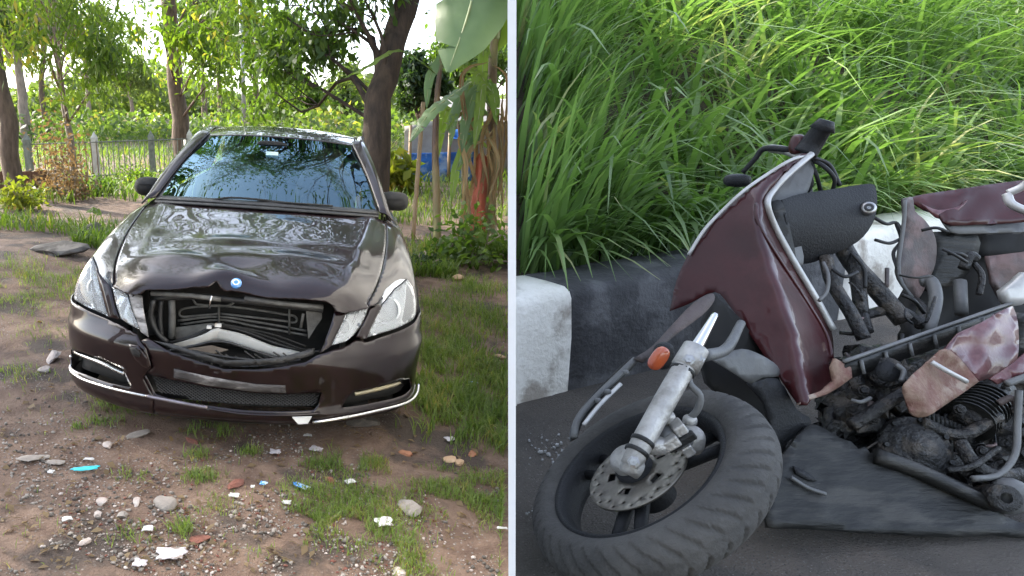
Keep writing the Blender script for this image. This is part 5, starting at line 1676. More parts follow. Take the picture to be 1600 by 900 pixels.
stube('brake_hose', [(1076, 580, 1.15), (1078, 600, 1.14), (1094, 618, 1.135), (1090, 640, 1.14), (1076, 655, 1.15)], .0058, M['grey_light'], fork, 8)
stube('mudguard_stay', [(1100, 556, 1.20), (1135, 545, 1.24), (1158, 505, 1.30)], [.011, .010, .008], M['grey_light'], scooter, 10)

# ---- bent mudguard edge and indicator ahead of the wheel
def d_guard(x, y): return 1.42 - (y - 480) * .0006
guard = wreck('mudguard', sc([(893, 688), (894, 668), (906, 642), (930, 612), (960, 582), (988, 556), (998, 562), (988, 576), (960, 602), (930, 634), (912, 658), (902, 684)], 3), d_guard, M['grey_plastic'], th=.012)
stube('guard_rail', [(897, 684, 1.29), (903, 655, 1.305), (930, 622, 1.325), (965, 588, 1.345), (992, 562, 1.36)], .0065, M['grey_light'], scooter, 8)
stube('guard_rail', [(912, 664, 1.28), (938, 632, 1.30), (970, 600, 1.32)], .004, M['white_trim'], scooter, 8)
for q in ((935, 626), (978, 582), (950, 612)): blobc(q[0], q[1], 1.31, (.012, .012, .010), M['grey_light'], scooter, 'guard_clip')
wreck('number_plate', sc([(990, 560), (1020, 540), (1050, 508), (1085, 472), (1112, 458), (1116, 470), (1098, 492), (1060, 520), (1030, 545), (1005, 566)], 3), lambda x, y: 1.40 - (y - 480) * .0006, M['liner'], th=.006)
ind = blobc(1029, 560, 1.295, (.030, .022, .050), M['orange_lens'], scooter, 'indicator')
ind.data.transform(Matrix.Translation(Vector(SPt(1029, 560, 1.295))) @ Matrix.Rotation(.5, 4, 'Y') @ Matrix.Translation(-Vector(SPt(1029, 560, 1.295))))
blobc(1036, 556, 1.325, (.040, .03, .056), M['black_trim'], scooter, 'indicator_housing')

# ---- big front apron
def ridge(y): return np.interp(y, [240, 300, 350, 420, 520, 630], [1258, 1190, 1185, 1205, 1240, 1262])
def d_apron(x, y):
    r = ridge(y)
    return 1.33 + .00066 * (635 - y) + np.where(x < r, .00062 * (r - x) + .0000022 * (r - x) ** 2, .0022 * (x - r)) - .02 * np.exp(-((x - r) / 30) ** 2)
AP = sc([(1268, 239), (1236, 249), (1160, 300), (1100, 360), (1062, 425), (1046, 486)], 5)[:-1] + sc([(1046, 486), (1075, 475), (1116, 456), (1140, 478), (1170, 520), (1205, 572), (1232, 612), (1247, 633)], 3)[:-1] + \
     [(1247, 633), (1262, 632), (1268, 624), (1290, 618), (1308, 608), (1312, 596), (1303, 560), (1302, 530), (1299, 515)] + sc([(1276, 470), (1240, 412), (1208, 352), (1198, 318), (1206, 300), (1230, 274), (1268, 245)], 4)
apron = wreck('apron', AP, d_apron, M['maroon'], th=.004, step=(10, 10), rough=.004, seed=1)
def d_on(fn, off): return lambda x, y: fn(x, y) + off
trim = [(1302, 515), (1276, 468), (1240, 408), (1210, 352), (1199, 318), (1208, 298), (1232, 272), (1268, 241)]
stube('chrome_trim', [(x, y, float(d_apron(np.array(x), np.array(y))) - .014) for x, y in trim], .0072, M['white_trim'], apron, 10, 40)
trim2 = [(1268, 241), (1236, 250), (1195, 275), (1160, 300), (1128, 330), (1100, 360), (1076, 398)]
stube('chrome_trim', [(x, y, float(d_apron(np.array(x), np.array(y))) - .006) for x, y in trim2], .004, M['white_trim'], apron, 8, 30)
stube('crease_line', [(x, y, float(d_apron(np.array(x), np.array(y))) - .002) for x, y in [(1182, 318), (1184, 345), (1205, 385), (1250, 455), (1290, 520), (1300, 560)]], .004, M['maroon'], apron, 8, 24)
wreck('torn_edge', [(1247, 633), (1268, 624), (1292, 616), (1310, 606), (1332, 590), (1330, 574), (1306, 560), (1300, 575), (1303, 596), (1285, 610), (1262, 618)], lambda x, y: 1.325 + (x - 1250) * .0004, M['torn_dirty'], apron, .006, (8, 8), rough=.02, seed=3)
for (pts, s) in () and ((sc([(1180, 468), (1200, 440), (1206, 452), (1196, 475)], 3), 1), (sc([(1186, 495), (1200, 480), (1204, 502), (1196, 512)], 3), 2)):
    wreck('scuff', pts, d_on(d_apron, -.004), M['maroon_torn'], apron, .001, (6, 6))
# inside of the apron, steering head, fork shroud
wreck('inner_shield', sc([(1268, 246), (1235, 275), (1210, 302), (1206, 330), (1216, 372), (1246, 415), (1256, 400), (1240, 330), (1262, 300), (1272, 268)], 3), lambda x, y: 1.60 + (y - 300) * -.0004, M['grey_light'], th=.006)
wreck('steering_shroud', [(1118, 462), (1160, 500), (1210, 575), (1240, 640), (1262, 700), (1250, 760), (1200, 720), (1150, 640), (1108, 600), (1098, 560), (1104, 500)], lambda x, y: 1.46 + 0 * x, M['matte_black'], th=.02)
wreck('inner_guard', sc([(1112, 562), (1130, 555), (1160, 545), (1190, 555), (1215, 572), (1216, 588), (1192, 590), (1172, 599), (1150, 585)], 3), lambda x, y: 1.34 + (x - 1110) * .0003, M['grey_light'], th=.004, rough=.01)
wreck('rear_guard', sc([(1170, 600), (1215, 592), (1245, 640), (1268, 660), (1240, 720), (1205, 790), (1195, 740), (1205, 680), (1195, 630)], 3), lambda x, y: 1.36 + 0 * x, M['black_trim'], th=.008)

# ---- handlebar, lever, mirror stub, cables
bars = empty('handlebar', (0, 0, 0)); bars.parent = scooter
stube('grip', [(1258, 240, 1.62), (1270, 222, 1.61), (1288, 196, 1.58)], [.026, .024, .020], M['black_trim'], bars, 12)
stube('bar_end', [(1284, 203, 1.585), (1292, 188, 1.575)], [.028, .016], M['black_trim'], bars, 12)
stube('bar', [(1254, 246, 1.63), (1230, 236, 1.68), (1205, 232, 1.74)], .011, M['alloy'], bars, 10)
stube('brake_lever', [(1236, 234, 1.66), (1195, 232, 1.72), (1180, 248, 1.74), (1160, 270, 1.76)], [.008, .007, .006], M['black_trim'], bars, 8)
blobc(1152, 282, 1.72, (.066, .04, .034), M['black_trim'], bars, 'mirror_shell')
blobc(1246, 226, 1.64, (.03, .04, .05), M['maroon'], bars, 'switch_housing')
for i, q in enumerate(([(1270, 250, 1.62), (1290, 262, 1.60), (1304, 280, 1.60), (1300, 300, 1.62)], [(1268, 255, 1.62), (1276, 275, 1.62), (1282, 298, 1.64)], [(1262, 262, 1.63), (1268, 285, 1.63), (1262, 300, 1.64)], [(1270, 246, 1.61), (1296, 258, 1.62), (1312, 290, 1.62)])):
    stube('cable', q, .005, M['wire'], bars, 6)

# ---- black box section behind the apron
def d_box(x, y): return 1.545 + .00022 * (x - 1210) + .00000 * y + .0000075 * (y - 345) ** 2
box_ol = sc([(1222, 312), (1250, 303), (1310, 294), (1358, 287), (1369, 296), (1370, 325), (1362, 352), (1340, 378), (1300, 398), (1262, 412), (1244, 404), (1234, 370), (1226, 335)], 3)
gb = wreck('glove_box', box_ol, d_box, M['black_trim'], th=.16, step=(12, 12))
bevel(gb, .012, 3)
wreck('glove_box_rim', sc([(1204, 318), (1220, 313), (1232, 345), (1244, 404), (1236, 408), (1216, 372), (1206, 340)], 3), lambda x, y: 1.55 + 0 * x, M['grey_plastic'], th=.10)
lathe([(.001, .004), (.006, .005), (.012, .004), (.016, 0), (.016, -.01)], SPt(1357, 325, 1.572), -vv, 18, 'key_lock', M['steel'], gb)
lathe([(.0045, .006), (.008, .007), (.010, .005)], SPt(1357, 325, 1.570), -vv, 14, 'key_slot', M['black_plastic'], gb)

# ---- frame tubes and wiring under the box
for q, r in (([(1312, 378, 1.62), (1335, 415, 1.60), (1372, 455, 1.58), (1412, 502, 1.56)], .020), ([(1330, 400, 1.60), (1340, 440, 1.58), (1346, 490, 1.56)], .015), ([(1346, 486, 1.56), (1356, 520, 1.54)], .012), ([(1350, 492, 1.57), (1400, 484, 1.58), (1440, 505, 1.56)], .012), ([(1290, 400, 1.58), (1300, 440, 1.56), (1330, 490, 1.52), (1350, 530, 1.50)], .014)):
    stube('frame_tube', q, r, M['oily'], scooter, 10)
for i, q in enumerate(([(1286, 410, 1.50), (1294, 430, 1.48), (1292, 455, 1.47), (1280, 470, 1.46)], [(1366, 340, 1.66), (1385, 350, 1.68), (1400, 348, 1.70), (1412, 365, 1.72)], [(1368, 375, 1.66), (1390, 380, 1.68), (1410, 372, 1.70)],
                       [(1400, 348, 1.70), (1408, 375, 1.70), (1396, 395, 1.70), (1402, 420, 1.68)], [(1330, 395, 1.58), (1350, 420, 1.57), (1352, 450, 1.56)], [(1440, 360, 1.68), (1462, 356, 1.66), (1480, 362, 1.66)], [(1300, 420, 1.55), (1320, 432, 1.54), (1340, 425, 1.55)])):
    stube('cable', q, .0042, M['wire'] if i else M['grey_light'], scooter, 6)

# ---- rear body
tail = empty('tail_body', (0, 0, 0)); tail.parent = scooter
def d_tail(x, y): return 1.78 - .00012 * (x - 1420) - .0006 * (y - 300)
wreck('seat_panel', sc([(1418, 310), (1440, 304), (1500, 295), (1560, 286), (1612, 280)], 4)[:-1] + [(1612, 280), (1612, 346), (1540, 350), (1488, 352), (1474, 346), (1466, 334), (1446, 328), (1430, 318)], d_tail, M['maroon'], tail, .006, rough=.015, seed=5)
wreck('seat_underside', [(1474, 346), (1540, 349), (1612, 346), (1612, 362), (1500, 365), (1486, 362)], lambda x, y: 1.755 - .0008 * (y - 345), M['grey_light'], tail, .006)
wreck('torn_strip', sc([(1440, 318), (1466, 328), (1500, 322), (1512, 312), (1500, 328), (1470, 342), (1452, 330)], 3), lambda x, y: 1.752 + 0 * x, M['maroon_torn'], tail, .004)
wreck('torn_liner', sc([(1412, 312), (1426, 308), (1430, 330), (1446, 345), (1462, 372), (1462, 410), (1450, 440), (1436, 466), (1428, 462), (1416, 452), (1402, 425), (1408, 380), (1414, 340)], 3), lambda x, y: 1.70 + (x - 1410) * .0008, M['liner'], tail, .006, rough=.03, seed=6)
stube('liner_edge', [(1414, 312, 1.69), (1412, 350, 1.69), (1404, 410, 1.68), (1408, 440, 1.67), (1426, 466, 1.66)], .0045, M['grey_light'], tail, 6)
wreck('side_box', sc([(1462, 362), (1526, 362), (1528, 400), (1510, 430), (1468, 455), (1456, 430), (1464, 400)], 2), lambda x, y: 1.76 + 0 * x, M['grey_plastic'], tail, .08, smooth=False)
wreck('battery_tray', [(1526, 366), (1612, 360), (1612, 400), (1530, 402)], 1.80, M['matte_black'], tail, .06, (20, 20))
wreck('inner_frame', [(1440, 440), (1530, 402), (1612, 398), (1612, 520), (1500, 540), (1430, 545), (1410, 500)], 1.86, M['matte_black'], tail, .05, (24, 24), rough=.05)
wreck('side_plate', [(1545, 400), (1612, 392), (1612, 470), (1570, 475), (1552, 440)], 1.74, M['liner'], tail, .01, (14, 14), rough=.03, seed=8)
stube('tail_bar', [(1575, 302, 1.68), (1600, 290, 1.66), (1618, 270, 1.64)], .009, M['white_trim'], tail, 8)
stube('tail_bar', [(1573, 303, 1.68), (1582, 320, 1.67), (1618, 335, 1.66)], .010, M['white_trim'], tail, 8)
wreck('tail_clip', sc([(1570, 455), (1590, 440), (1606, 425), (1612, 440), (1606, 470), (1586, 478), (1574, 472)], 2), 1.55, M['white_trim'], tail, .02)
for q, r in (([(1500, 440, 1.70), (1502, 490, 1.66)], .014), ([(1520, 410, 1.70), (1534, 430, 1.68), (1530, 460, 1.67)], .007), ([(1505, 420, 1.70), (1515, 400, 1.70), (1525, 405, 1.70)], .012), ([(1440, 440, 1.68), (1455, 440, 1.66), (1462, 470, 1.62), (1450, 520, 1.58)], .014), ([(1430, 470, 1.66), (1440, 480, 1.62), (1436, 510, 1.58)], .010)):
    stube('frame_tube', q, r, M['grey_light'] if r == .014 else M['oily'], tail, 8)

# ---- long running board rail and ribs
rail = MB()
def rp(t, o, dd=0): return SPt(1318 + 264 * t + o * .35, 566 - 92 * t + o, 1.36 + .20 * t + dd)
g0 = [rp(t, 0) for t in np.linspace(0, 1, 12)]; g1 = [rp(t, 8, -.004) for t in np.linspace(0, 1, 12)]; g2 = [rp(t, 26, .01) for t in np.linspace(0, 1, 12)]
rl_ = grid_mesh('running_rail', np.array([g0, g1, g2])[::-1], M['grey_plastic'], scooter, .012)
stube('rail_edge', [(1318, 565, 1.355), (1450, 519, 1.455), (1582, 473, 1.555)], .0042, M['grey_light'], rl_, 6)
for k in range(6): stube('rail_rib', [(1345 + 38 * k, 563 - 13.2 * k, 1.37 + .03 * k), (1350 + 38 * k, 584 - 13.2 * k, 1.37 + .03 * k)], .004, M['grey_light'], rl_, 5)

# ---- engine, lower frame
eng = empty('engine', (0, 0, 0)); eng.parent = scooter
for q in ((1380, 600, 1.50, (.18, .16, .16), 'engine_case'), (1500, 610, 1.60, (.30, .2, .22), 'engine_block'), (1570, 690, 1.50, (.20, .16, .18), 'gear_case'), (1440, 700, 1.48, (.20, .14, .12), 'cylinder_head'), (1330, 640, 1.46, (.12, .12, .10), 'air_filter'), (1530, 730, 1.38, (.16, .10, .05), 'oil_pan'), (1320, 700, 1.50, (.2, .1, .1), 'gear_cover'), (1590, 560, 1.6, (.18, .2, .2), 'carburettor')):
    o = blobc(q[0], q[1], q[2], q[3], M['oily'], eng, q[4])
    vs = np.array([v.co[:] for v in o.data.vertices]); rj = np.random.default_rng(int(q[0]))
    vs = vs + rj.normal(size=vs.shape) * .009
    o.data.vertices.foreach_set('co', vs.astype(np.float32).ravel()); o.data.polygons.foreach_set('use_smooth', np.zeros(len(o.data.polygons), bool)); o.data.update()
fwdn = -vv + np.array([.25, 0, .15])
cov = lathe([(.001, .020), (.018, .020), (.020, .014), (.046, .012), (.050, .006), (.062, .004), (.066, -.004), (.066, -.04)], SPt(1432, 700, 1.37), fwdn, 36, 'crankcase_cover', M['oily'], eng)
ca_, cb_, cn_ = frame_from(fwdn)
for k in range(7):
    a = 2 * PI * k / 7
    lathe([(.001, .008), (.005, .008), (.0055, 0)], SPt(1432, 700, 1.37) + ca_ * .058 * math.cos(a) + cb_ * .058 * math.sin(a) + cn_ * .003, fwdn, 6, 'cover_bolt', M['grey_plastic'], cov, False)
cyl_n = unit(P(1560, 612, 1.46) - P(1510, 660, 1.40))
cyl = tube('cylinder', [SPt(1508, 662, 1.40), SPt(1562, 610, 1.465)], .030, M['oily'], eng, 20)
for k in range(8):
    c0 = np.array(SPt(1512, 658, 1.405)) + cyl_n * k * .0125
    lathe([(.028, -.0015), (.046, -.0015), (.046, .0015), (.028, .0015)], c0, cyl_n, 24, 'cooling_fin', M['grey_plastic'], cyl, False)
stube('exhaust_pipe', [(1500, 690, 1.36), (1520, 722, 1.335), (1552, 742, 1.32), (1600, 740, 1.32)], [.012, .013, .013, .012], M['oily'], eng, 12)
for k in range(9):      # cooling fins
    c0 = (1452 + k * 7, 668 + k * 3.0, 1.41)
    wreck('fin', [(c0[0] - 2, c0[1] - 26), (c0[0] + 2, c0[1] - 26), (c0[0] + 3, c0[1] + 24), (c0[0] - 1, c0[1] + 26)], 1.40, M['grey_plastic'], eng, .05, (10, 10))
for q in ((1365, 655), (1420, 690), (1478, 715), (1535, 705), (1350, 610), (1560, 660), (1590, 640), (1500, 640)):
    lathe([(.001, .008), (.007, .008), (.008, .002), (.011, .001), (.011, -.006)], SPt(q[0], q[1], 1.385), -vv, 8, 'bolt', M['oily'], eng, False)
lathe([(.012, .01), (.03, .012), (.032, 0), (.03, -.02)], SPt(1384, 582, 1.40), -vv, 20, 'pulley', M['oily'], eng)
lathe([(.001, .014), (.02, .014), (.022, .01)], SPt(1384, 582, 1.40), -vv, 16, 'pulley_cap', M['black_trim'], eng)
for q, r, m in (([(1330, 665, 1.36), (1370, 640, 1.36), (1412, 612, 1.37)], .013, 'oily'), ([(1330, 625, 1.36), (1345, 628, 1.35), (1360, 622, 1.36)], .004, 'grey_light'), ([(1400, 570, 1.38), (1412, 580, 1.37), (1408, 596, 1.36)], .005, 'grey_light'), ([(1572, 600, 1.36), (1598, 590, 1.36), (1622, 582, 1.36)], .007, 'grey_light'), ([(1592, 610, 1.36), (1590, 660, 1.35), (1586, 710, 1.33), (1560, 742, 1.31), (1520, 748, 1.30)], .006, 'grey_light'),
                ([(1480, 735, 1.33), (1520, 728, 1.32), (1560, 700, 1.33)], .006, 'oily'), ([(1440, 660, 1.38), (1500, 680, 1.37), (1560, 650, 1.38)], .012, 'oily'), ([(1560, 630, 1.38), (1580, 622, 1.37), (1590, 634, 1.37)], .007, 'liner')):
    stube('engine_tube', q, r, M[m], eng, 8)

rs = np.random.default_rng(44)
for k in range(46):
    px, py = rs.uniform(1290, 1605), rs.uniform(395, 735)
    if py < 500 and px < 1340: continue
    d0 = 1.62 - (py - 400) * .0007
    a = rs.uniform(0, 2 * PI); L = rs.uniform(18, 60)
    q = [(px, py, d0), (px + math.cos(a) * L * .5 + rs.normal() * 8, py + math.sin(a) * L * .4 + rs.normal() * 8, d0 - .02), (px + math.cos(a) * L, py + math.sin(a) * L * .7, d0 - .01)]
    stube('loose_wire', q, rs.uniform(.0018, .0045), M[['wire', 'oily', 'wire', 'grey_plastic', 'oily', 'liner'][k % 6]], eng, 6, 8)
for k in range(26):
    px, py = rs.uniform(1300, 1605), rs.uniform(570, 740)
    w, h = rs.uniform(7, 24), rs.uniform(6, 18)
    ang = np.sort(rs.uniform(0, 2 * PI, 6))
    wreck('shard', [(px + math.cos(a) * w, py + math.sin(a) * h) for a in ang], 1.45 - (py - 560) * .0004, M[['oily', 'grey_plastic', 'liner', 'black_trim', 'oily'][k % 5]], eng, .006, (8, 8), rough=.03, seed=k, smooth=False)
# ---- torn maroon panel hanging in front of the engine
def d_torn(x, y): return 1.37 + .0004 * (x - 1420) - .0004 * (y - 480) + .016 * np.abs(np.sin((x - y * .5) / 60))
wreck('torn_panel', sc([(1582, 478), (1590, 500), (1592, 545), (1584, 572), (1560, 586), (1530, 596)], 3)[:-1] + [(1530, 596), (1500, 560), (1478, 545), (1498, 522), (1540, 500)], d_torn, M['maroon_torn'], scooter, .004, (9, 9), rough=.02, seed=9)
wreck('torn_panel', sc([(1530, 596), (1505, 614), (1478, 632), (1450, 650), (1428, 650), (1416, 628), (1410, 606), (1430, 582), (1456, 562), (1478, 545), (1500, 560)], 3), lambda x, y: d_torn(x, y) - .012, M['torn_dirty'], scooter, .004, (9, 9), rough=.03, seed=10)
stube('torn_rib', [(1456, 566, 1.34), (1480, 580, 1.33), (1510, 596, 1.34)], .005, M['white_trim'], scooter, 6)
wreck('side_skirt', [(1586, 566), (1612, 545), (1612, 580), (1560, 600), (1548, 592)], 1.37, M['maroon_torn'], scooter, .005, (10, 10), rough=.02)
wreck('side_skirt', [(1592, 500), (1612, 490), (1612, 548), (1594, 556)], 1.44, M['grey_plastic'], scooter, .02, (10, 10), rough=.02)

# ---- grey floor board lying on its edge on the road
def d_floor(x, y): return 1.268 + .00045 * (835 - y) + .00004 * (x - 1200)
floor_ol = [(1196, 800), (1202, 760), (1222, 715)] + sc([(1245, 682), (1268, 663), (1292, 672), (1312, 684), (1330, 690)], 3) + [(1342, 702), (1352, 698), (1360, 708), (1372, 706)] + sc([(1400, 712), (1450, 730), (1500, 752), (1545, 772), (1572, 790)], 3) + [(1568, 806), (1590, 815), (1625, 822), (1625, 842), (1560, 836), (1480, 840), (1380, 834), (1280, 828), (1200, 824)]
wreck('floor_board', floor_ol, d_floor, M['grey_plastic'], scooter, .008, (12, 12), rough=.005, seed=11)
stube('floor_edge', [(1368, 712, 1.325), (1430, 734, 1.315), (1500, 766, 1.30), (1556, 792, 1.288)], [.016, .015, .014, .011], M['grey_plastic'], scooter, 12)
wreck('floor_vent', sc([(1240, 728), (1262, 738), (1278, 752), (1262, 750), (1244, 740)], 2), lambda x, y: d_floor(x, y) - .006, M['black_trim'], scooter, .004, (8, 8))
stube('floor_rib', [(1236, 746, 1.30), (1262, 762, 1.295), (1290, 772, 1.29)], .004, M['grey_light'], scooter, 6)
blobc(1575, 775, 1.30, (.06, .05, .07), M['grey_light'], scooter, 'exhaust_end')
lathe([(.010, .012), (.024, .014), (.026, 0), (.024, -.05)], SPt(1566, 778, 1.275), -vv + np.array([.2, 0, 0]), 20, 'exhaust_ring', M['oily'], scooter)
# side stand and support touching the ground behind
for q in ([(1400, 700, 1.5), (1420, 760, 1.46)], [(1300, 640, 1.44), (1290, 720, 1.40)]): stube('stand_leg', q, .014, M['oily'], scooter, 8)
# broken glass on the road
M['glass_bits'] = pm('glass_bits', (.40, .40, .39), (.22, .22, .22), 90, .2, coat=.6)
rs = np.random.default_rng(12)
for nm, cen, n_, spread in (('left of the front wheel', (858, 702), 70, 27), ('at the lower left corner of the road', (838, 802), 40, 9)):
    c = road_at(*cen)
    mb = MB()
    for k in range(n_):
        q = road_at(cen[0] + rs.normal() * spread * .7, cen[1] + rs.normal() * spread * .45)
        if q[0] < float(divider_x(q[1], q[2])) + .03: continue
        s = .001 + .005 * rs.uniform() ** 2.5
        a = rs.uniform(0, PI)
        mb.box(q - c + [0, 0, s * .6 + .003], (s * 1.6, s, s), np.array([[math.cos(a), -math.sin(a), 0], [math.sin(a), math.cos(a), 0], [0, 0, 1]]))
    o = mb.build('glass_crumbs', M['glass_bits'])
    o.location = c
    tag(o, 'scatter of broken glass crumbs on the asphalt ' + nm, 'broken glass', 'broken glass on the road', kind='stuff')
# ------------------------------------------------------------------ stones and litter on the dirt lot
M['stone_grey'] = pm('stone_grey', (.21, .185, .165), (.31, .28, .25), 9, .9, .5, 30)
M['stone_dark'] = pm('stone_dark', (.060, .052, .046), (.13, .115, .10), 7, .9, .6, 25, c3=(.19, .17, .15), s3=4)
M['stone_pink'] = pm('stone_pink', (.36, .30, .27), (.46, .41, .38), 12, .85, .4, 40)
M['stone_tan'] = pm('stone_tan', (.42, .27, .16), (.50, .36, .24), 12, .9, .4, 40)
M['brick'] = pm('brick_red', (.19, .07, .048), (.13, .055, .042), 14, .9, .5, 40)
M['brick_orange'] = pm('brick_orange', (.36, .17, .095), (.27, .115, .065), 12, .9, .5, 40)
M['plastic_white'] = pm('plastic_white', (.60, .60, .59), (.44, .43, .42), 14, .5, .2, 40, c3=(.26, .21, .17), s3=30)
M['plastic_cyan'] = pm('plastic_cyan', (.02, .42, .52), (.05, .55, .62), 18, .35, .2, 40)
M['plastic_blue'] = pm('plastic_blue', (.05, .22, .55), (.45, .55, .62), 30, .35, .2, 40, lo=.48, hi=.52)
M['lilac'] = pm('plastic_lilac', (.40, .37, .40), (.50, .48, .50), 9, .6, .4, 30, c3=(.20, .16, .14), s3=24)
def rock_geo(size, rs, sub=2, rough=.28, flat=1.0):
    bm = bmesh.new(); bmesh.ops.create_icosphere(bm, subdivisions=sub, radius=.5)
    V = np.array([v.co[:] for v in bm.verts]); F = [[v.index for v in f.verts] for f in bm.faces]; bm.free()
    # a few flat cuts make it angular
    for _ in range(7):
        n = unit(rs.normal(size=3)); dcut = rs.uniform(.26, .42)
        e = V @ n - dcut
        V = V - np.clip(e, 0, None)[:, None] * n
    V = V * (1 + rough * .25 * rs.normal(size=(len(V), 1)))
    return V * np.asarray(size), F
def stone(px, py, size, mat, label, seed, name='stone', cat='stone', group='loose stones on the lot', rz=None, smooth=False):
    rs = np.random.default_rng(seed)
    b = gpt(px, py)
    V, F = rock_geo(size, rs)
    o = mesh(name, V, F, M[mat], None, smooth)
    o.location = (b[0], b[1], b[2] + size[2] * .28)
    o.rotation_euler = (rs.normal() * .12, rs.normal() * .12, rs.uniform(0, 6) if rz is None else rz)
    return tag(o, label, cat, group)
def scrap(px, py, w, l, mat, label, seed, rz=0, lift=.012, amp=.35, name='plastic_scrap', cat='litter', group='litter on the lot', hole=False):
    """crumpled sheet lying on the ground"""
    rs = np.random.default_rng(seed)
    b = gpt(px, py)
    n = 13
    w, l = w * .8, l * .8
    u, v = np.meshgrid(np.linspace(-.5, .5, n), np.linspace(-.5, .5, n))
    ang = np.arctan2(v, u); rr_ = 1 + .10 * np.sin(ang * 3 + seed) + .08 * np.sin(ang * 5 + seed * 2) + .06 * np.sin(ang * 9 + seed)
    x, y = u * w * rr_, v * l * rr_
    c, s = math.cos(rz), math.sin(rz)
    X, Y = c * x - s * y, s * x + c * y
    m = min(w, l)
    Z = ground_z(b[0] + X, b[1] + Y) - b[2] + lift * .5 + .009 + m * amp * .5 * (hash_noise(u * 3, v * 3, .7, seed) ) * (1 - np.abs(u) * .8)
    o = grid_mesh(name, np.stack([X, Y, Z], 2), M[mat], None, .003, 0, True)
    o.location = b
    return tag(o, label, cat, group)
stone(92, 395, (.62, .36, .13), 'stone_dark', 'large flat dark stone slab left of the car', 1, rz=.35)
stone(148, 368, (.30, .26, .22), 'stone_dark', 'dark squarish stone block with a leaf beside the left fender', 2, rz=.4)
lf = gpt(150, 356)
banana_leaf('fallen_leaf', [lf + [-.10, -.02, .20], lf + [0, -.03, .24], lf + [.10, -.05, .17]], .11, (0, -.5, .8), M['banana_leaf2'], None, 60, .2, n=10, base_off=lf)
bpy.data.objects['fallen_leaf'].location = lf
tag(bpy.data.objects['fallen_leaf'], 'green leaf lying on the dark squarish stone block', 'leaf')
stone(258, 790, (.125, .10, .05), 'stone_grey', 'rounded grey stone, largest in the lower left dirt', 3, smooth=True)
stone(158, 787, (.055, .045, .03), 'stone_pink', 'pale pinkish stone above its smaller twin', 4)
stone(153, 807, (.050, .04, .025), 'stone_pink', 'smaller pale pinkish stone below its twin', 5)
stone(169, 697, (.075, .05, .035), 'stone_pink', 'pale stone with tan top above the cyan sachet', 6)
stone(55, 716, (.16, .10, .018), 'stone_grey', 'flat grey patch of broken concrete left of the cyan sachet', 7)
stone(86, 724, (.10, .06, .018), 'stone_grey', 'thin grey concrete flake beside the larger flat patch', 8)
stone(215, 680, (.14, .08, .018), 'stone_grey', 'flat grey concrete flake below the left fog light', 9)
stone(133, 849, (.055, .035, .022), 'stone_pink', 'small pale stone near the bottom left white squares', 10)
stone(214, 786, (.035, .07, .03), 'stone_pink', 'upright pale shard left of the rounded grey stone', 11)
stone(193, 807, (.05, .05, .025), 'stone_grey', 'small grey stone between the pinkish stones and grey stone', 12)
stone(638, 797, (.13, .10, .06), 'stone_grey', 'angular grey rock among the grass at lower right', 13)
stone(704, 720, (.085, .05, .03), 'stone_tan', 'tan stone chip, left of the touching pair', 14)
stone(718, 725, (.055, .05, .03), 'stone_tan', 'tan stone chip, right of the touching pair', 15)
stone(635, 710, (.09, .045, .025), 'brick_orange', 'broken orange brick piece below the right bumper corner', 16, 'brick_piece', 'brick')
stone(738, 711, (.08, .04, .022), 'brick_orange', 'broken orange brick piece near the partition', 17, 'brick_piece', 'brick')
stone(370, 757, (.11, .06, .02), 'brick', 'flat crumbled dark red brick in front of the car', 18, 'brick_piece', 'brick')
stone(300, 690, (.09, .04, .02), 'brick', 'dark red brick chip behind the round grass tuft', 19, 'brick_piece', 'brick')
stone(312, 845, (.09, .06, .02), 'brick', 'dark red brick rubble beside the torn white sheet', 20, 'brick_piece', 'brick')
stone(515, 752, (.06, .05, .02), 'brick', 'dark red brick chip in the middle grass', 21, 'brick_piece', 'brick')
stone(625, 896, (.08, .05, .03), 'stone_pink', 'pale stone at the bottom edge under the grass', 22)
stone(84, 562, (.16, .10, .06), 'stone_pink', 'pale stone beside the left bumper corner', 23)
stone(70, 580, (.10, .07, .04), 'stone_pink', 'smaller pale stone below the one at the left bumper corner', 24)
stone(716, 438, (.14, .12, .09), 'stone_tan', 'brown stone in the weeds right of the headlight', 25)
stone(800 - 20, 560, (.10, .07, .04), 'stone_tan', 'tan stone in the grass against the partition', 26)
stone(565, 662, (.26, .10, .05), 'stone_dark', 'dark lump of broken bumper plastic under the right chrome strip', 27, 'plastic_lump', 'debris')
stone(525, 655, (.09, .06, .05), 'stone_dark', 'small dark plastic lump left of the larger one under the bumper', 28, 'plastic_lump', 'debris')
scrap(134, 737, .135, .036, 'plastic_cyan', 'cyan plastic sachet lying on the dirt at left', 31, .18, .012, .3, 'sachet')
scrap(268, 872, .125, .085, 'lilac', 'torn white plastic sheet at the bottom of the dirt lot', 32, .1)
scrap(219, 886, .055, .05, 'lilac', 'small white scrap left of the torn plastic sheet', 33)
scrap(105, 816, .045, .03, 'plastic_white', 'white paper square at the far left of the dirt', 34, .5)
scrap(232, 831, .048, .04, 'plastic_white', 'white paper square right of the pinkish stones', 35, .1)
scrap(366, 779, .05, .035, 'plastic_white', 'white paper square below the red brick', 36, -.1)
scrap(470, 764, .085, .04, 'plastic_blue', 'blue and white crumpled packet in the middle grass', 37, -.5)
scrap(412, 760, .04, .03, 'plastic_blue', 'small blue wrapper left of the crumpled packet', 38, -.3)
scrap(430, 711, .06, .055, 'lilac', 'round white crumpled tissue below the number plate', 39)
scrap(494, 706, .075, .05, 'lilac', 'elongated white crumpled tissue below the loose clip', 40, -.3)
scrap(481, 684, .05, .028, 'plastic_white', 'white oval bit with a hole just below the loose clip', 41, 0)
scrap(547, 757, .055, .04, 'plastic_white', 'white cap with blue end in the grass', 42, .6)
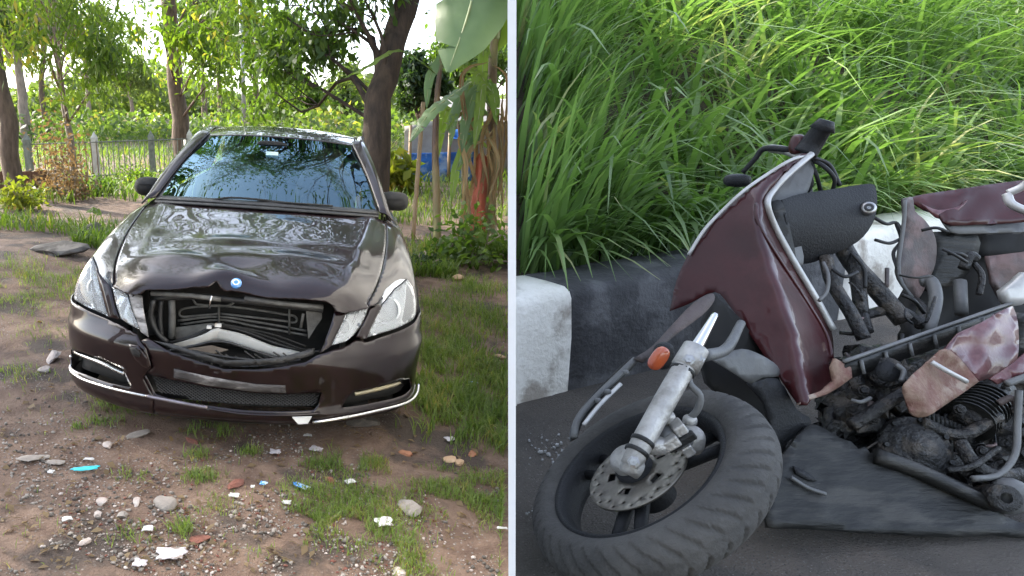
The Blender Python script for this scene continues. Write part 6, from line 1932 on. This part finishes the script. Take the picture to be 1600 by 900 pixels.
scrap(448, 790, .042, .028, 'plastic_white', 'small white bit below the blue packet', 43)
scrap(600, 823, .085, .075, 'plastic_white', 'crumpled white paper ball in the lower right grass', 44, .2, .012, .7)
scrap(703, 690, .06, .045, 'lilac', 'white crumpled scrap near the right grass edge', 45, .4)
scrap(784, 830, .05, .016, 'plastic_white', 'thin white strip on bare dirt by the partition', 46, -.1)
scrap(739, 601, .07, .03, 'plastic_blue', 'blue bottle wrapper in the grass right of the car', 47)
scrap(140, 722, .055, .022, 'plastic_white', 'thin white scrap just above the cyan sachet', 48)
scrap(80, 742, .03, .03, 'plastic_white', 'pale scrap left below the cyan sachet', 49)
scrap(395, 765, .02, .02, 'plastic_white', 'tiny white fleck beside the red brick', 50)
# gravel and crumbs nobody could count
rs = np.random.default_rng(90)
base, Fb = rock_geo((1, 1, 1), np.random.default_rng(1), 1)
Fb = np.array(Fb)
def gravel(name, n, mat, label, seed, smin, smax, region):
    rs = np.random.default_rng(seed)
    px = rs.uniform(region[0], region[2], n * 2); py = region[1] + (region[3] - region[1]) * rs.uniform(0, 1, n * 2) ** .8
    r = np.stack([(px - CXP) / FPX, CP - (py - 450) / FPX * SP, -SP - (py - 450) / FPX * CP], 1)
    t = CAMH / -r[:, 2]
    p = CAM + r * t[:, None]
    for _ in range(4):
        z = ground_z(p[:, 0], p[:, 1]); t = (z - CAMH) / r[:, 2]; p = CAM + r * t[:, None]
    k = hash_noise(p[:, 0], p[:, 1], .45, 70) * .6 + hash_noise(p[:, 0], p[:, 1], .15, 71) * .4
    p = p[(k > .46) & (p[:, 0] < divider_x(p[:, 1], p[:, 2]) - .05)][:n]
    n = len(p)
    s = smin + (smax - smin) * rs.uniform(0, 1, n) ** 3.0
    a = rs.uniform(0, 2 * PI, n); ca, sa = np.cos(a), np.sin(a)
    B = base[None] * (s[:, None] * rs.uniform(.6, 1.3, (n, 3)) * [1, 1, .6])[:, None, :]
    X = B[..., 0] * ca[:, None] - B[..., 1] * sa[:, None]; Y = B[..., 0] * sa[:, None] + B[..., 1] * ca[:, None]
    V = np.stack([X, Y, B[..., 2]], 2) + p[:, None] + np.array([0, 0, 1]) * (s * .15)[:, None, None]
    F = (np.arange(n)[:, None, None] * len(base) + Fb[None]).reshape(-1, 3)
    o = mesh(name, V.reshape(-1, 3), F, M[mat], None, False)
    tag(o, label, 'gravel', kind='stuff')
gravel('gravel', 1700, 'stone_grey', 'grey gravel strewn over the lower dirt', 91, .004, .024, (0, 640, 640, 905))
gravel('pale_gravel', 900, 'stone_pink', 'pale chips strewn over the dirt', 92, .004, .020, (40, 650, 780, 905))
gravel('brick_crumbs', 900, 'brick', 'dark red brick crumbs strewn over the dirt', 93, .004, .018, (100, 660, 700, 900))
gravel('dark_gravel', 2200, 'stone_dark', 'dark clods and crumbs strewn over the dirt', 94, .004, .026, (0, 560, 790, 905))
# fallen dead leaves
rs = np.random.default_rng(97)
n = 900
px = rs.uniform(0, 785, n); py = 330 + 560 * rs.uniform(0, 1, n) ** .8
pts = np.array([gpt(a, b_) for a, b_ in zip(px, py)])
pts = pts[(hash_noise(pts[:, 0], pts[:, 1], .5, 72) > .35) & (pts[:, 0] < divider_x(pts[:, 1], pts[:, 2]) - .08)]
n = len(pts)
a = rs.uniform(0, 2 * PI, n); L = (.018 + .035 * rs.uniform(0, 1, n) ** 2)[:, None]
dv = np.stack([np.cos(a), np.sin(a), rs.normal(size=n) * .25], 1); sv = np.stack([-np.sin(a), np.cos(a), rs.normal(size=n) * .3], 1)
p0 = pts + [0, 0, .006]
V = np.stack([p0, p0 + dv * L * .5 + sv * L * .28 + [0, 0, .006], p0 + dv * L, p0 + dv * L * .5 - sv * L * .28 + [0, 0, .006]], 1).reshape(-1, 3)
tag(mesh('dead_leaves', V, np.arange(4 * n).reshape(n, 4), M['leaf_dry'], None, False), 'small dead brown leaves strewn over the dirt', 'leaves', kind='stuff')
# dead twigs and straw
mb = MB()
rs = np.random.default_rng(95)
for k in range(170):
    c = gpt(rs.uniform(0, 780), rs.uniform(560, 890) if k % 3 else rs.uniform(330, 560))
    if c[0] > float(divider_x(c[1], c[2])) - .08: continue
    a = rs.uniform(0, 2 * PI); L = rs.uniform(.02, .09)
    e = c + np.array([math.cos(a) * L, math.sin(a) * L, 0]); e[2] = float(ground_z(e[0], e[1])) + rs.uniform(.002, .012)
    mb.tube([c + [0, 0, .004], (c + e) / 2 + [0, 0, .008], e], .0016, 4)
tag(mb.build('dry_twigs', M['leaf_dry']), 'dry straw and twigs strewn over the lot', 'twigs', kind='stuff')
